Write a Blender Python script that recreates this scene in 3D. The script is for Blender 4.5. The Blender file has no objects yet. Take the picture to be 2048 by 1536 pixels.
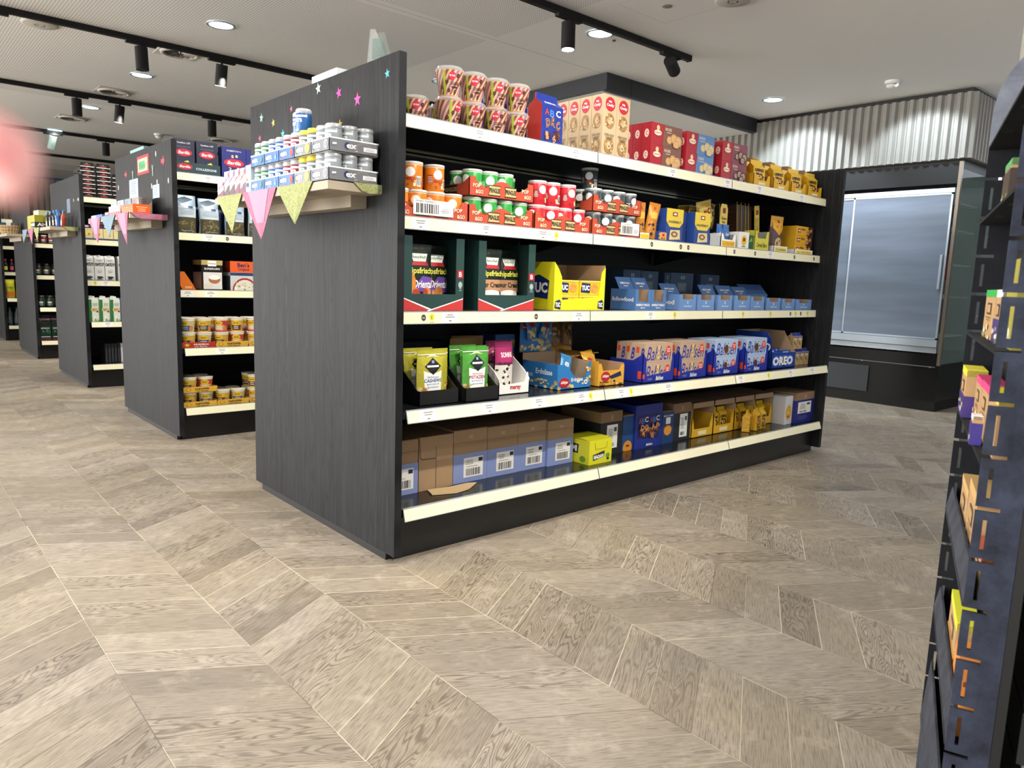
import bpy, math, random
from math import sin, cos, pi, radians as R, sqrt
from mathutils import Vector, Matrix
random.seed(7)
S = bpy.context.scene
COL = S.collection

# ------------------------------------------------------------------ camera, world, exposure
cam_d = bpy.data.cameras.new('camera'); cam = bpy.data.objects.new('camera', cam_d); COL.objects.link(cam)
cam.location = (-1.29965, -2.05529, 0.98461); cam.rotation_euler = (1.42899, -0.03344, -0.71765)
cam_d.sensor_width = 36; cam_d.lens = 1468.95 * 36 / 2048; cam_d.clip_start = .005; cam_d.clip_end = 60
cam_d.dof.use_dof = True; cam_d.dof.focus_distance = 3.2; cam_d.dof.aperture_fstop = 13
S.camera = cam
W = bpy.data.worlds.new('world'); S.world = W; W.use_nodes = True
def _world():
    # added fill through the open sides, graded to lift the ceiling: warmer and brighter to the left, cooler to the right, dimmer behind the camera
    t = W.node_tree; bg = t.nodes['Background']; tc = t.nodes.new('ShaderNodeTexCoord'); q = t.nodes.new('ShaderNodeSeparateXYZ'); t.links.new(tc.outputs['Generated'], q.inputs[0])
    mr = t.nodes.new('ShaderNodeMapRange'); mr.inputs[1].default_value = -.8; mr.inputs[2].default_value = .6; t.links.new(q.outputs[0], mr.inputs[0])
    mx = t.nodes.new('ShaderNodeMix'); mx.data_type = 'RGBA'; mx.inputs[6].default_value = (.80, .78, .75, 1); mx.inputs[7].default_value = (.68, .74, .83, 1)
    t.links.new(mr.outputs[0], mx.inputs[0]); t.links.new(mx.outputs[2], bg.inputs[0])
    m2 = t.nodes.new('ShaderNodeMapRange'); m2.inputs[1].default_value = -.45; m2.inputs[2].default_value = .5; m2.inputs[3].default_value = WLO; m2.inputs[4].default_value = WHI
    t.links.new(q.outputs[1], m2.inputs[0]); t.links.new(m2.outputs[0], bg.inputs[1])
WLO, WHI = 1.0, 13.0
_world()
S.view_settings.view_transform = 'Standard'; S.view_settings.look = 'None'; S.view_settings.exposure = 0.33; S.view_settings.gamma = 1
H = 2.6            # ceiling height

def aim(o, target):
    o.rotation_euler = (Vector(target) - o.location).to_track_quat('-Z', 'Y').to_euler()
def spot(loc, target, watt, cone, col=(1, .93, .84), blend=.6, rad=.035, parent=None):
    d = bpy.data.lights.new('spot_light', 'SPOT'); d.energy = watt; d.spot_size = R(cone); d.spot_blend = blend; d.color = col; d.shadow_soft_size = rad
    o = bpy.data.objects.new('spot_light', d); o.location = loc; aim(o, target); COL.objects.link(o); return o
COOL = (.86, .95, 1); WARM = (1, .91, .80)
# recessed ceiling lamps of the shop, last two added to bounce light onto the soffit (the ones in view get their fitting further down)
DOWN = [(.61, 3.17), (.6, 5.0), (.585, 6.82), (.58, 8.67), (2.445, 1.436), (2.445, 3.2), (4.735, 1.5), (.61, 1.36), (2.445, -.35), (4.735, -.35), (.61, -.46), (-1.25, 3.17), (-1.25, 1.36), (-1.25, -.46), (-1.25, 5.0), (.61, -2.3), (2.445, -2.2), (2.4, 5.0), (2.4, 6.8), (3.9, 3.1), (3.9, 4.6)]
DW = {(4.735, 1.5): 30, (4.735, -.35): 8, (-1.25, -.46): 62, (-1.25, 1.36): 62, (.61, -.46): 85, (2.445, 3.2): 90, (3.9, 3.1): 230, (3.9, 4.6): 230, (2.4, 5.0): 75, (.61, -2.3): 60, (2.445, -.35): 16, (2.445, -2.2): 25, (2.445, 1.436): 60}
for x, y in DOWN: spot((x, y, H - (.15 if (x, y) in ((3.9, 3.1), (3.9, 4.6)) else .02)), (x, y, 0), DW.get((x, y), 48) * .98, 135, COOL if x > 4 else (1, .97, .92), .5, .07)
# aimed track heads: location, target, watts
for yw, e in ((1.5, 58), (.45, 50), (2.4, 40), (3.3, 40)): spot((4.78, yw, H - .02), (5.30, yw, 1.75), e, 96, (.78, .91, 1), .35, .04)   # lamps washing the ribbed wall
TRACK = [((2.016, 1.28, 2.43), (1.45, -.9, 0), 135), ((.87, 3.86, 2.43), (.75, 4.75, 0), 45), ((-.456, 3.86, 2.43), (-.8, 2.6, 0), 60), ((.697, 6.1, 2.43), (.4, 6.9, 0), 40), ((.564, 8.6, 2.43), (.2, 9.1, .5), 40)]
OFF = [((.25, -1.5, 2.45), (.55, .3, .7), 95), ((1.1, -1.5, 2.45), (1.2, .3, .6), 60), ((2.2, -1.5, 2.45), (2.3, .3, .9), 26), ((.3, 1.28, 2.45), (.25, 2.5, .9), 60), ((.9, 1.28, 2.45), (.5, 2.5, .5), 30), ((-.5, 1.28, 2.45), (-.3, .2, 0), 45), ((-1.9, -.2, 2.45), (-.9, -.2, 0), 70), ((.2, 3.86, 2.43), (.2, 4.8, .9), 55), ((-.2, 6.1, 2.43), (.1, 7.1, .9), 45)]
for l, t, w in TRACK + OFF: spot(l, t, w * 1.15, 62, WARM, .7, .03)

# ------------------------------------------------------------------ node helpers
def lin(h):
    h = h.lstrip('#'); c = [int(h[i:i + 2], 16) / 255 for i in (0, 2, 4)]
    return tuple(v / 12.92 if v <= .04045 else ((v + .055) / 1.055) ** 2.4 for v in c) + (1,)
class NB:
    def __init__(s, name, rough=.5, metal=0, **kw):
        s.m = bpy.data.materials.new(name); s.m.use_nodes = True; s.t = s.m.node_tree; s.b = s.t.nodes['Principled BSDF']
        s.b.inputs['Roughness'].default_value = rough; s.b.inputs['Metallic'].default_value = metal
        for k, v in kw.items(): s.b.inputs[k.replace('_', ' ')].default_value = v
    def n(s, ty, **kw):
        x = s.t.nodes.new(ty)
        for k, v in kw.items(): setattr(x, k, v)
        return x
    def set(s, sock, v):
        if hasattr(v, 'is_linked') or isinstance(v, bpy.types.NodeSocket): s.t.links.new(v, sock)
        else: sock.default_value = v
    def ma(s, op, a, b=0, c=0):
        x = s.n('ShaderNodeMath', operation=op); s.set(x.inputs[0], a); s.set(x.inputs[1], b); s.set(x.inputs[2], c); return x.outputs[0]
    def xyz(s):
        c = s.n('ShaderNodeTexCoord'); q = s.n('ShaderNodeSeparateXYZ'); s.t.links.new(c.outputs['Object'], q.inputs[0]); return q.outputs
    def vec(s, x, y, z):
        q = s.n('ShaderNodeCombineXYZ'); s.set(q.inputs[0], x); s.set(q.inputs[1], y); s.set(q.inputs[2], z); return q.outputs[0]
    def noise(s, v, scale=1, detail=3, rough=.5, dist=0):
        x = s.n('ShaderNodeTexNoise'); s.set(x.inputs['Vector'], v); x.inputs['Scale'].default_value = scale; x.inputs['Detail'].default_value = detail
        x.inputs['Roughness'].default_value = rough; x.inputs['Distortion'].default_value = dist; return x.outputs[0]
    def white(s, v):
        x = s.n('ShaderNodeTexWhiteNoise', noise_dimensions='3D'); s.set(x.inputs['Vector'], v); return x.outputs['Value']
    def mix(s, f, a, b, mode='MIX'):
        x = s.n('ShaderNodeMix', data_type='RGBA', blend_type=mode); s.set(x.inputs[0], f); s.set(x.inputs[6], a); s.set(x.inputs[7], b); return x.outputs[2]
    def ramp(s, f, a, b, lo=0, hi=1):
        x = s.n('ShaderNodeMapRange'); s.set(x.inputs[0], f); x.inputs[1].default_value = a; x.inputs[2].default_value = b; x.inputs[3].default_value = lo; x.inputs[4].default_value = hi; return x.outputs[0]
    def bump(s, h, st=.2, d=.001):
        x = s.n('ShaderNodeBump'); x.inputs['Strength'].default_value = st; x.inputs['Distance'].default_value = d; s.set(x.inputs['Height'], h); s.t.links.new(x.outputs[0], s.b.inputs['Normal'])
    def col(s, c): s.set(s.b.inputs['Base Color'], c)
CACHE = {}
def M(h, r=.45, metal=0, coat=0, emit=0, bump=0, alpha=1):
    """plain coloured stock (card, plastic, paint) with a faint procedural mottle"""
    k = (h, r, metal, coat, emit, bump, alpha)
    if k in CACHE: return CACHE[k]
    n = NB('mat_' + h.strip('#'), r, metal)
    if coat: n.b.inputs['Coat Weight'].default_value = coat; n.b.inputs['Coat Roughness'].default_value = .15
    c = lin(h); x, y, z = n.xyz()
    f = n.ramp(n.noise(n.vec(x, y, z), 35, 2), .3, .7, .0, .10)
    n.col(n.mix(f, c, tuple(v * .8 for v in c[:3]) + (1,)))
    if bump: n.bump(n.noise(n.vec(x, y, z), bump, 3, .6, 1.0), .6, .004)
    if emit:
        n.b.inputs['Emission Color'].default_value = c; n.b.inputs['Emission Strength'].default_value = emit
    if alpha < 1: n.b.inputs['Alpha'].default_value = alpha
    CACHE[k] = n.m; return n.m
FOIL = lambda h: M(h, .28, .15, 0, 0, 45)
def clear(name, tint, rough=.08, alpha=.25):
    n = NB(name, rough); n.b.inputs['Base Color'].default_value = lin(tint); n.b.inputs['Alpha'].default_value = alpha; return n.m
CLEAR = clear('clear_plastic', '#e8ecee', .08, .2); GLASS = clear('side_glass', '#7d9490', .03, .38)

# ------------------------------------------------------------------ special materials
def floor_mat():
    n = NB('chevron_oak', .42); x, y, z = n.xyz()
    kx = n.ma('DIVIDE', n.ma('SUBTRACT', x, .015), .305); col = n.ma('FLOOR', kx); u = n.ma('SUBTRACT', kx, col)
    odd = n.ma('SUBTRACT', col, n.ma('MULTIPLY', n.ma('FLOOR', n.ma('DIVIDE', col, 2)), 2))
    tri = n.ma('ADD', n.ma('MULTIPLY', u, n.ma('SUBTRACT', 1, n.ma('MULTIPLY', odd, 2))), odd)
    t = n.ma('DIVIDE', n.ma('SUBTRACT', y, n.ma('MULTIPLY', tri, .18)), .1205)
    idx = n.ma('FLOOR', t); q = n.ma('SUBTRACT', t, idx)
    r1 = n.white(n.vec(col, idx, 0)); r2 = n.white(n.vec(col, idx, 9.7)); r3 = n.white(n.vec(col, idx, 21.3))
    al = n.ma('ADD', n.ma('MULTIPLY', tri, .35), n.ma('MULTIPLY', r1, 40)); ac = n.ma('ADD', n.ma('MULTIPLY', q, .104), n.ma('MULTIPLY', r2, 17))
    base = n.mix(n.ramp(r1, 0, 1), lin('#8e857a'), lin('#aaa195'))
    base = n.mix(n.ramp(r2, .80, 1, 0, .75), base, lin('#6f665d'))
    base = n.mix(n.ramp(n.noise(n.vec(x, y, 0), 1.6, 3), .35, .7, 0, .6), base, lin('#a3957a'))
    ringn = n.noise(n.vec(n.ma('MULTIPLY', al, 2.2), n.ma('MULTIPLY', ac, 16), 0), 1, 2, .45, .25)
    ring = n.ma('SINE', n.ma('MULTIPLY', ringn, n.ramp(r3, 0, 1, 90, 190)))
    ringm = n.ma('MULTIPLY', n.ramp(ring, .1, 1, 0, .85), n.ramp(r3, .25, .8, .12, .8))
    pore = n.ramp(n.noise(n.vec(n.ma('MULTIPLY', al, 16), n.ma('MULTIPLY', ac, 520), 0), 1, 3, .6), .49, .62, 0, .75)
    c = n.mix(ringm, base, n.mix(1, base, lin('#857b70'), 'MULTIPLY')); c = n.mix(pore, c, lin('#5f574d'))
    c = n.mix(n.ramp(n.noise(n.vec(x, y, 3), 9, 5, .7), .54, .75, 0, .42), c, lin('#cfc5b4'))
    e1 = n.ma('MULTIPLY', n.ma('MINIMUM', q, n.ma('SUBTRACT', 1, q)), .104); e2 = n.ma('MULTIPLY', n.ma('MINIMUM', u, n.ma('SUBTRACT', 1, u)), .305)
    pale = n.white(n.vec(col, idx, 5)); seam = n.mix(n.ramp(pale, .4, .6), lin('#d9cdb4'), lin('#5b5348'))
    e = n.ramp(n.ma('MINIMUM', e1, e2), .0005, .0016, .85, 0); c = n.mix(e, c, seam)
    n.col(c); n.set(n.b.inputs['Roughness'], n.ramp(n.noise(n.vec(x, y, 1), 14, 5, .7), .3, .7, .30, .52))
    n.bump(n.ma('SUBTRACT', n.ma('SUBTRACT', 0, n.ma('MULTIPLY', ringm, .4)), n.ma('ADD', pore, e)), .35, .0008)
    return n.m
def darkwood(a='#292b30', b='#0f1012', ax='y'):
    n = NB('dark_wood_decor', .55); n.b.inputs['Specular IOR Level'].default_value = .2; x, y, z = n.xyz(); w = {'y': y, 'x': x}[ax]
    pl = n.ma('FLOOR', n.ma('DIVIDE', w, .19)); r = n.white(n.vec(pl, 2, 7)); wo = n.ma('ADD', w, n.ma('MULTIPLY', r, 9))
    st = n.noise(n.vec(n.ma('MULTIPLY', wo, 60), n.ma('MULTIPLY', z, 1.8), 0), 1, 4, .65, .3)
    rn = n.noise(n.vec(n.ma('MULTIPLY', wo, 11), n.ma('MULTIPLY', z, 1.1), 4), 1, 2, .5, .4); ring = n.ma('SINE', n.ma('MULTIPLY', rn, 95))
    c = n.mix(n.ramp(st, .3, .7), lin(a), lin(b)); c = n.mix(n.ramp(ring, .2, 1, 0, .75), c, lin(b)); c = n.mix(n.ramp(r, 0, 1, 0, .25), c, lin('#2c2b29'))
    n.col(c); n.bump(n.ma('ADD', st, n.ma('MULTIPLY', ring, .2)), .2, .0006); return n.m
def ceil_mat():
    n = NB('perforated_ceiling', .8); x, y, z = n.xyz()
    def cell(v): f = n.ma('FRACT', n.ma('DIVIDE', v, .0185)); return n.ma('SUBTRACT', f, .5)
    a, b = cell(x), cell(y); d = n.ma('SQRT', n.ma('ADD', n.ma('MULTIPLY', a, a), n.ma('MULTIPLY', b, b)))
    dot = n.ramp(d, .22, .30, 1, 0)
    mask = n.ma('MULTIPLY', n.ma('LESS_THAN', x, 2.03), n.ma('GREATER_THAN', n.ma('ABSOLUTE', n.ma('SUBTRACT', y, 2.055)), .05))
    mask = n.ma('MULTIPLY', mask, n.ma('LESS_THAN', y, 6.6))
    seam = n.ma('LESS_THAN', n.ma('ABSOLUTE', n.ma('SUBTRACT', y, 2.055)), .004)
    hatch = n.ma('MULTIPLY', n.ma('LESS_THAN', n.ma('ABSOLUTE', n.ma('SUBTRACT', n.ma('MAXIMUM', n.ma('ABSOLUTE', n.ma('SUBTRACT', x, 2.36)), n.ma('ABSOLUTE', n.ma('SUBTRACT', y, .8))), .22)), .0025), .6)
    c = n.mix(n.ma('MULTIPLY', dot, n.ma('MULTIPLY', mask, .62)), lin('#efece7'), lin('#5e5b57'))
    c = n.mix(n.ma('MULTIPLY', n.ma('MAXIMUM', seam, hatch), .5), c, lin('#8b8884')); n.col(c); return n.m
def brushed(name, c, rough, metal, axis='z'):
    n = NB(name, rough, metal); x, y, z = n.xyz(); s = n.noise(n.vec(n.ma('MULTIPLY', x, 3), n.ma('MULTIPLY', y, 3), n.ma('MULTIPLY', z, 240)), 1, 3)
    n.col(n.mix(n.ramp(s, .3, .7, 0, .3), lin(c), tuple(v * .8 for v in lin(c)[:3]) + (1,))); n.bump(s, .08, .0005); return n.m
def perf_mat():
    n = NB('perforated_back', .55); x, y, z = n.xyz(); c = lin('#0b0c0d')
    a = n.ma('SUBTRACT', n.ma('FRACT', n.ma('DIVIDE', x, .025)), .5); b = n.ma('SUBTRACT', n.ma('FRACT', n.ma('DIVIDE', z, .05)), .5)
    d = n.ma('SQRT', n.ma('ADD', n.ma('MULTIPLY', a, a), n.ma('MULTIPLY', n.ma('MULTIPLY', b, b), 4))); n.col(n.mix(n.ramp(d, .14, .2, 1, 0), c, lin('#23272a'))); return n.m
def felt(h, r=.9, h2='#8d929e'):
    n = NB('grey_hardboard', r); x, y, z = n.xyz(); v = n.noise(n.vec(x, y, z), 16, 6, .7); w = n.noise(n.vec(x, y, z), 60, 4, .7)
    n.col(n.mix(n.ramp(v, .35, .65, 0, .5), lin(h), lin(h2))); n.b.inputs['Specular IOR Level'].default_value = .2; n.bump(w, .15, .001); return n.m
def cloth(h, h2):
    n = NB('bunting_cloth', .9); x, y, z = n.xyz(); v = n.noise(n.vec(x, y, z), 90, 3, .6, 2.5)
    n.col(n.mix(n.ramp(v, .47, .55), lin(h), lin(h2))); n.bump(n.noise(n.vec(x, y, z), 500, 2), .2, .0008); return n.m
FLOOR = floor_mat(); DWOOD = darkwood(); CEIL = ceil_mat(); PERF = perf_mat()
BLK = M('#1b1d20', .35); DARKM = M('#0a0b0c', .5); RAIL = M('#f3efce', .35); RLAB = M('#f4f2ea', .5); WHT = M('#f2f2ee', .5); STEEL = brushed('brushed_steel', '#b9bec2', .3, .9)
INK = M('#26262a', .6); KRAFT = M('#a98d6d', .75); KRAFT2 = M('#8f7357', .8); SILV = M('#c2c6ca', .25, .6)

# ------------------------------------------------------------------ geometry helpers
TXT = {}
def glyphs(s, bold=0, shear=0):
    k = (s, bold, shear)
    if k not in TXT:
        cu = bpy.data.curves.new('t', 'FONT'); cu.body = s; cu.size = 1; cu.resolution_u = 2; cu.offset = bold; cu.shear = shear
        o = bpy.data.objects.new('t', cu); COL.objects.link(o); dg = bpy.context.evaluated_depsgraph_get(); me = bpy.data.meshes.new_from_object(o.evaluated_get(dg))
        vs = [(v.co.x, v.co.y) for v in me.vertices]; fs = [tuple(p.vertices) for p in me.polygons]
        bpy.data.objects.remove(o); bpy.data.curves.remove(cu); bpy.data.meshes.remove(me)
        x0 = min(v[0] for v in vs); x1 = max(v[0] for v in vs); y0 = min(v[1] for v in vs); y1 = max(v[1] for v in vs)
        TXT[k] = ([((x - x0) / (x1 - x0), (y - y0) / (y1 - y0)) for x, y in vs], fs)
    return TXT[k]
class MB:
    def __init__(s): s.v = []; s.f = []; s.mi = []; s.ms = []; s.sm = []
    def mat(s, m):
        if m not in s.ms: s.ms.append(m)
        return s.ms.index(m)
    def add(s, vs, fs, m, smooth=False):
        b = len(s.v); s.v += [tuple(v) for v in vs]; i = s.mat(m)
        for f in fs: s.f.append([b + k for k in f]); s.mi.append(i); s.sm.append(smooth)
    def box(s, x0, y0, z0, x1, y1, z1, m, T=None):
        v = [(x, y, z) for z in (z0, z1) for y in (y0, y1) for x in (x0, x1)]
        if T: v = [T(*p) for p in v]
        s.add(v, [(0, 2, 3, 1), (4, 5, 7, 6), (0, 1, 5, 4), (1, 3, 7, 5), (3, 2, 6, 7), (2, 0, 4, 6)], m); return s
    def prism(s, pts, a, b, m, axis='y', cap=None):
        """polygon in the plane across `axis`, from a to b along it"""
        P = {'y': lambda p, t: (p[0], t, p[1]), 'x': lambda p, t: (t, p[0], p[1]), 'z': lambda p, t: (p[0], p[1], t)}[axis]
        n = len(pts); v = [P(p, a) for p in pts] + [P(p, b) for p in pts]
        s.add(v, [tuple(range(n))[::-1], tuple(range(n, 2 * n))] + [(i, (i + 1) % n, n + (i + 1) % n, n + i) for i in range(n)], m); return s
    def lathe(s, prof, m, n=24, smooth=True, c=(0, 0), caps=True):
        v = [(c[0] + r * cos(2 * pi * i / n), c[1] + r * sin(2 * pi * i / n), z) for r, z in prof for i in range(n)]
        f = [(j * n + i, j * n + (i + 1) % n, (j + 1) * n + (i + 1) % n, (j + 1) * n + i) for j in range(len(prof) - 1) for i in range(n)]
        s.add(v, f, m, smooth)
        if caps:
            s.add(v[:n], [tuple(range(n))[::-1]], m); s.add(v[-n:], [tuple(range(n))], m)
        return s
    def tube(s, a, b, r, m, n=10, r2=None):
        a, b = Vector(a), Vector(b); q = (b - a).to_track_quat('Z', 'Y'); r2 = r if r2 is None else r2
        v = [a + q @ Vector((r * cos(2 * pi * i / n), r * sin(2 * pi * i / n), 0)) for i in range(n)] + [b + q @ Vector((r2 * cos(2 * pi * i / n), r2 * sin(2 * pi * i / n), 0)) for i in range(n)]
        s.add(v, [(i, (i + 1) % n, n + (i + 1) % n, n + i) for i in range(n)], m, True); s.add(v, [tuple(range(n))[::-1], tuple(range(n, 2 * n))], m); return s
    def grid(s, fn, nx, ny, m, smooth=True):
        v = [fn(i / nx, j / ny) for j in range(ny + 1) for i in range(nx + 1)]
        s.add(v, [(j * (nx + 1) + i, j * (nx + 1) + i + 1, (j + 1) * (nx + 1) + i + 1, (j + 1) * (nx + 1) + i) for j in range(ny) for i in range(nx)], m, smooth); return s
    def mesh(s, name):
        me = bpy.data.meshes.new(name); me.from_pydata(s.v, [], s.f)
        for m in s.ms: me.materials.append(m)
        me.polygons.foreach_set('material_index', s.mi); me.polygons.foreach_set('use_smooth', s.sm); me.update(); return me
    def build(s, name, parent=None, loc=(0, 0, 0), rz=0, label=None, cat=None, group=None, kind=None):
        o = bpy.data.objects.new(name, s.mesh(name)); o.location = loc; o.rotation_euler = (0, 0, rz); COL.objects.link(o)
        if parent: o.parent = parent
        return tag(o, label, cat, group, kind)
def tag(o, label=None, cat=None, group=None, kind=None):
    if label: o['label'] = label
    if cat: o['category'] = cat
    if group: o['group'] = group
    if kind: o['kind'] = kind
    return o
def thing(name, label, cat, loc=(0, 0, 0), rz=0, group=None):
    o = bpy.data.objects.new(name, None); o.empty_display_size = .05; o.location = loc; o.rotation_euler = (0, 0, rz); COL.objects.link(o); return tag(o, label, cat, group)
def dup(root, loc, label=None, rz=None, group=None):
    r = root.copy(); COL.objects.link(r); r.location = loc
    if rz is not None: r.rotation_euler = (0, 0, rz)
    if label: r['label'] = label
    if group: r['group'] = group
    for ch in list(root.children):
        c = ch.copy(); COL.objects.link(c); c.parent = r
        for g in list(ch.children):
            d = g.copy(); COL.objects.link(d); d.parent = c
    return r
class Proto:
    """first call uses the built thing itself, later ones copy it"""
    def __init__(s, root): s.r = root; s.used = False
    def at(s, loc, label, rz=0, group=None):
        if not s.used:
            s.used = True; s.r.location = loc; s.r.rotation_euler = (0, 0, rz); s.r['label'] = label
            if group: s.r['group'] = group
            return s.r
        return dup(s.r, loc, label, rz, group)
class Face:
    """printing surface: fn(a, b, lift) -> point, a to the right, b up, both 0..1"""
    def __init__(s, mb, fn, curved=0, lift=.0005): s.mb = mb; s.fn = lambda a, b, l: fn(min(1, max(0, a)), min(1, max(0, b)), l); s.c = curved; s.l = lift
    def _up(s): s.l += .00022 if not s.c else .00011; return s.l
    def rect(s, x, y, w, h, m):
        l = s._up(); nx = max(1, int(abs(w) * s.c + .99)) if s.c else 1; ny = max(1, int(abs(h) * s.c * .8 + .99)) if s.c else 1
        s.mb.grid(lambda a, b: s.fn(x + a * w, y + b * h, l), nx, ny, m, bool(s.c)); return s
    def poly(s, pts, m):
        l = s._up()
        if not s.c: s.mb.add([s.fn(a, b, l) for a, b in pts], [tuple(range(len(pts)))], m); return s
        c = (sum(p[0] for p in pts) / len(pts), sum(p[1] for p in pts) / len(pts)); n = 4
        for i in range(len(pts)):
            p, q = pts[i], pts[(i + 1) % len(pts)]; ix = {}; v = []; f = []
            for a in range(n + 1):
                for b in range(n + 1 - a): ix[a, b] = len(v); v.append(s.fn(c[0] + (p[0] - c[0]) * a / n + (q[0] - c[0]) * b / n, c[1] + (p[1] - c[1]) * a / n + (q[1] - c[1]) * b / n, l))
            for a in range(n):
                for b in range(n - a):
                    f.append((ix[a, b], ix[a + 1, b], ix[a, b + 1]))
                    if a + b < n - 1: f.append((ix[a + 1, b], ix[a + 1, b + 1], ix[a, b + 1]))
            s.mb.add(v, f, m)
        return s
    def ell(s, cx, cy, rx, ry, m, n=18):
        l = s._up(); v = [s.fn(cx, cy, l)]; rings = 2 if s.c else 1
        for k in range(1, rings + 1): v += [s.fn(cx + rx * k / rings * cos(2 * pi * i / n), cy + ry * k / rings * sin(2 * pi * i / n), l) for i in range(n)]
        f = [(0, 1 + i, 1 + (i + 1) % n) for i in range(n)]
        for k in range(rings - 1): f += [(1 + k * n + i, 1 + (k + 1) * n + i, 1 + (k + 1) * n + (i + 1) % n, 1 + k * n + (i + 1) % n) for i in range(n)]
        s.mb.add(v, f, m); return s
    def text(s, t, x, y, w, h, m, rot=0, bold=.02, shear=0):
        vs, fs = glyphs(t, bold, shear); l = s._up(); cr, sr = cos(R(rot)), sin(R(rot))
        if rot == 90: q = [(x + (1 - b) * w, y + a * h) for a, b in vs]
        elif rot: q = [(x + w / 2 + (a - .5) * w * cr - (b - .5) * h * sr, y + h / 2 + (a - .5) * w * sr + (b - .5) * h * cr) for a, b in vs]
        else: q = [(x + a * w, y + b * h) for a, b in vs]
        s.mb.add([s.fn(a, b, l) for a, b in q], fs, m); return s
    def lines(s, x, y, w, h, n, m):
        for i in range(n):
            l0 = s.l; k = random.uniform(.6, 1); s.rect(x + w * (1 - k) / 2, y + h * (i + .3) / n, w * k, h * .35 / n, m); s.l = l0
        s._up(); return s
    def bars(s, x, y, w, h, m=None, n=14):
        l = s._up(); a = 0
        while a < 1:
            b = random.uniform(.3, 1) / n; s.mb.add([s.fn(x + w * a, y, l), s.fn(x + w * min(1, a + b), y, l), s.fn(x + w * min(1, a + b), y + h, l), s.fn(x + w * a, y + h, l)], [(0, 1, 2, 3)], m or INK); a += b + random.uniform(.3, .9) / n
        return s
    def blobs(s, x, y, w, h, n, m, r=.06, asp=1):
        l0 = s.l
        for i in range(n):
            s.l = l0 + i * .000012; q = r * random.uniform(.6, 1.2); s.ell(x + random.random() * w, y + random.random() * h, q, q * asp, m[i % len(m)], 8)
        return s
    def ring(s, cx, cy, rx, ry, m, m2, k=.5): s.ell(cx, cy, rx, ry, m); return s.ell(cx, cy, rx * k, ry * k, m2)
def fr(mb, x0, z0, x1, z1, y): return Face(mb, lambda a, b, l: (x0 + a * (x1 - x0), y - l, z0 + b * (z1 - z0)))
def lf(mb, y0, z0, y1, z1, x): return Face(mb, lambda a, b, l: (x - l, y1 + a * (y0 - y1), z0 + b * (z1 - z0)))   # seen from -x, right is towards -y
def tp(mb, x0, y0, x1, y1, z): return Face(mb, lambda a, b, l: (x0 + a * (x1 - x0), y0 + b * (y1 - y0), z + l))
def cyl(mb, prof, span=1.5, ang=-90):
    """prof: (r,z) list bottom to top"""
    z0, z1 = prof[0][1], prof[-1][1]
    def fn(a, b, l):
        z = z0 + b * (z1 - z0); r = prof[-1][0]
        for (r0, q0), (r1, q1) in zip(prof, prof[1:]):
            if q0 <= z <= q1 + 1e-9: r = r0 + (r1 - r0) * (z - q0) / max(1e-9, q1 - q0); break
        t = R(ang) + (a - .5) * span; return ((r + l) * cos(t), (r + l) * sin(t), z)
    return Face(mb, fn, max(14, span * 5), .0003)
ORD = ['first', 'second', 'third', 'fourth', 'fifth', 'sixth', 'seventh', 'eighth', 'ninth', 'tenth']
def carton(w, d, h, m, top=None, side=None):
    """closed carton, base corner at 0,0,0, front at y=0; returns mb and its front, left and top faces"""
    mb = MB(); mb.box(0, 0, 0, w, d, h, m)
    if top: mb.box(.0004, .0004, h, w - .0004, d - .0004, h + .0006, top)
    return mb, fr(mb, 0, 0, w, h, 0), lf(mb, 0, 0, d, h, 0), tp(mb, 0, 0, w, d, h + .0006)
def tray(w, d, hf, hb, mo, mi, mid=None, notch=0):
    """open display carton: low front, high back, sloping cheeks"""
    mb = MB(); t = .0025; k = d * .45 if mid is None else mid
    mb.box(t, t, .0005, w - t, d - t, .003, mi)
    if notch:
        mb.prism([(0, 0), (w, 0), (w, hf + notch), (w * .86, hf + notch * .9), (w * .78, hf), (w * .22, hf), (w * .14, hf + notch * .9), (0, hf + notch)], 0, t, mo)
    else: mb.box(0, 0, 0, w, t, hf, mo)
    mb.box(0, d - t, 0, w, d, hb, mi)
    f0 = hf + notch
    for x in (0, w - t):
        pts = [(0, 0), (d, 0), (d, hb), (k + d * .25, hb), (k * .5, f0), (0, f0)]
        mb.prism(pts, x, x + t * .5, mo if x == 0 else mi, 'x'); mb.prism(pts, x + t * .5, x + t, mi if x == 0 else mo, 'x')
    return mb, fr(mb, 0, 0, w, hf, 0), lf(mb, 0, 0, d, hf, 0), None
def pouch(w, h, d, m, seal=.07, flat=False, seed=0, side=None, gus=0):
    """soft bag standing on its base: centre bottom at 0,0,0, front towards -y"""
    mb = MB(); rnd = random.Random(seed); ph = [rnd.uniform(0, 6) for _ in range(4)]
    def th(a, b):
        if b > 1 - seal: return .001
        e = min(1, (1 - seal - b) / .3) ** .6; q = max(0, sin(pi * min(.999, max(.001, a)))) ** .45
        return max(.001, d / 2 * e * q * (1 if b > .03 else .8) + .0012 * sin(9 * a + ph[0]) * sin(7 * b + ph[1]) * q)
    def X(a, b): return w * (a - .5) * (1 - .04 * sin(pi * b)) + .002 * sin(6 * b + ph[2])
    lean = rnd.uniform(-.01, .01)
    fn = lambda a, b, l=0: (X(a, b), -th(a, b) - l + lean * b, b * h)
    mb.grid(lambda a, b: fn(a, b), 12, 14, m); mb.grid(lambda a, b: (X(a, b), th(a, b) + lean * b, b * h), 12, 14, side or m)
    n = 12; mb.add([fn(i / n, 0) for i in range(n + 1)] + [(X(i / n, 0), th(i / n, 0), 0) for i in range(n + 1)], [(i, n + 1 + i, n + 2 + i, i + 1) for i in range(n)], m)
    return mb, Face(mb, fn, 12, .0007)
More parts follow.
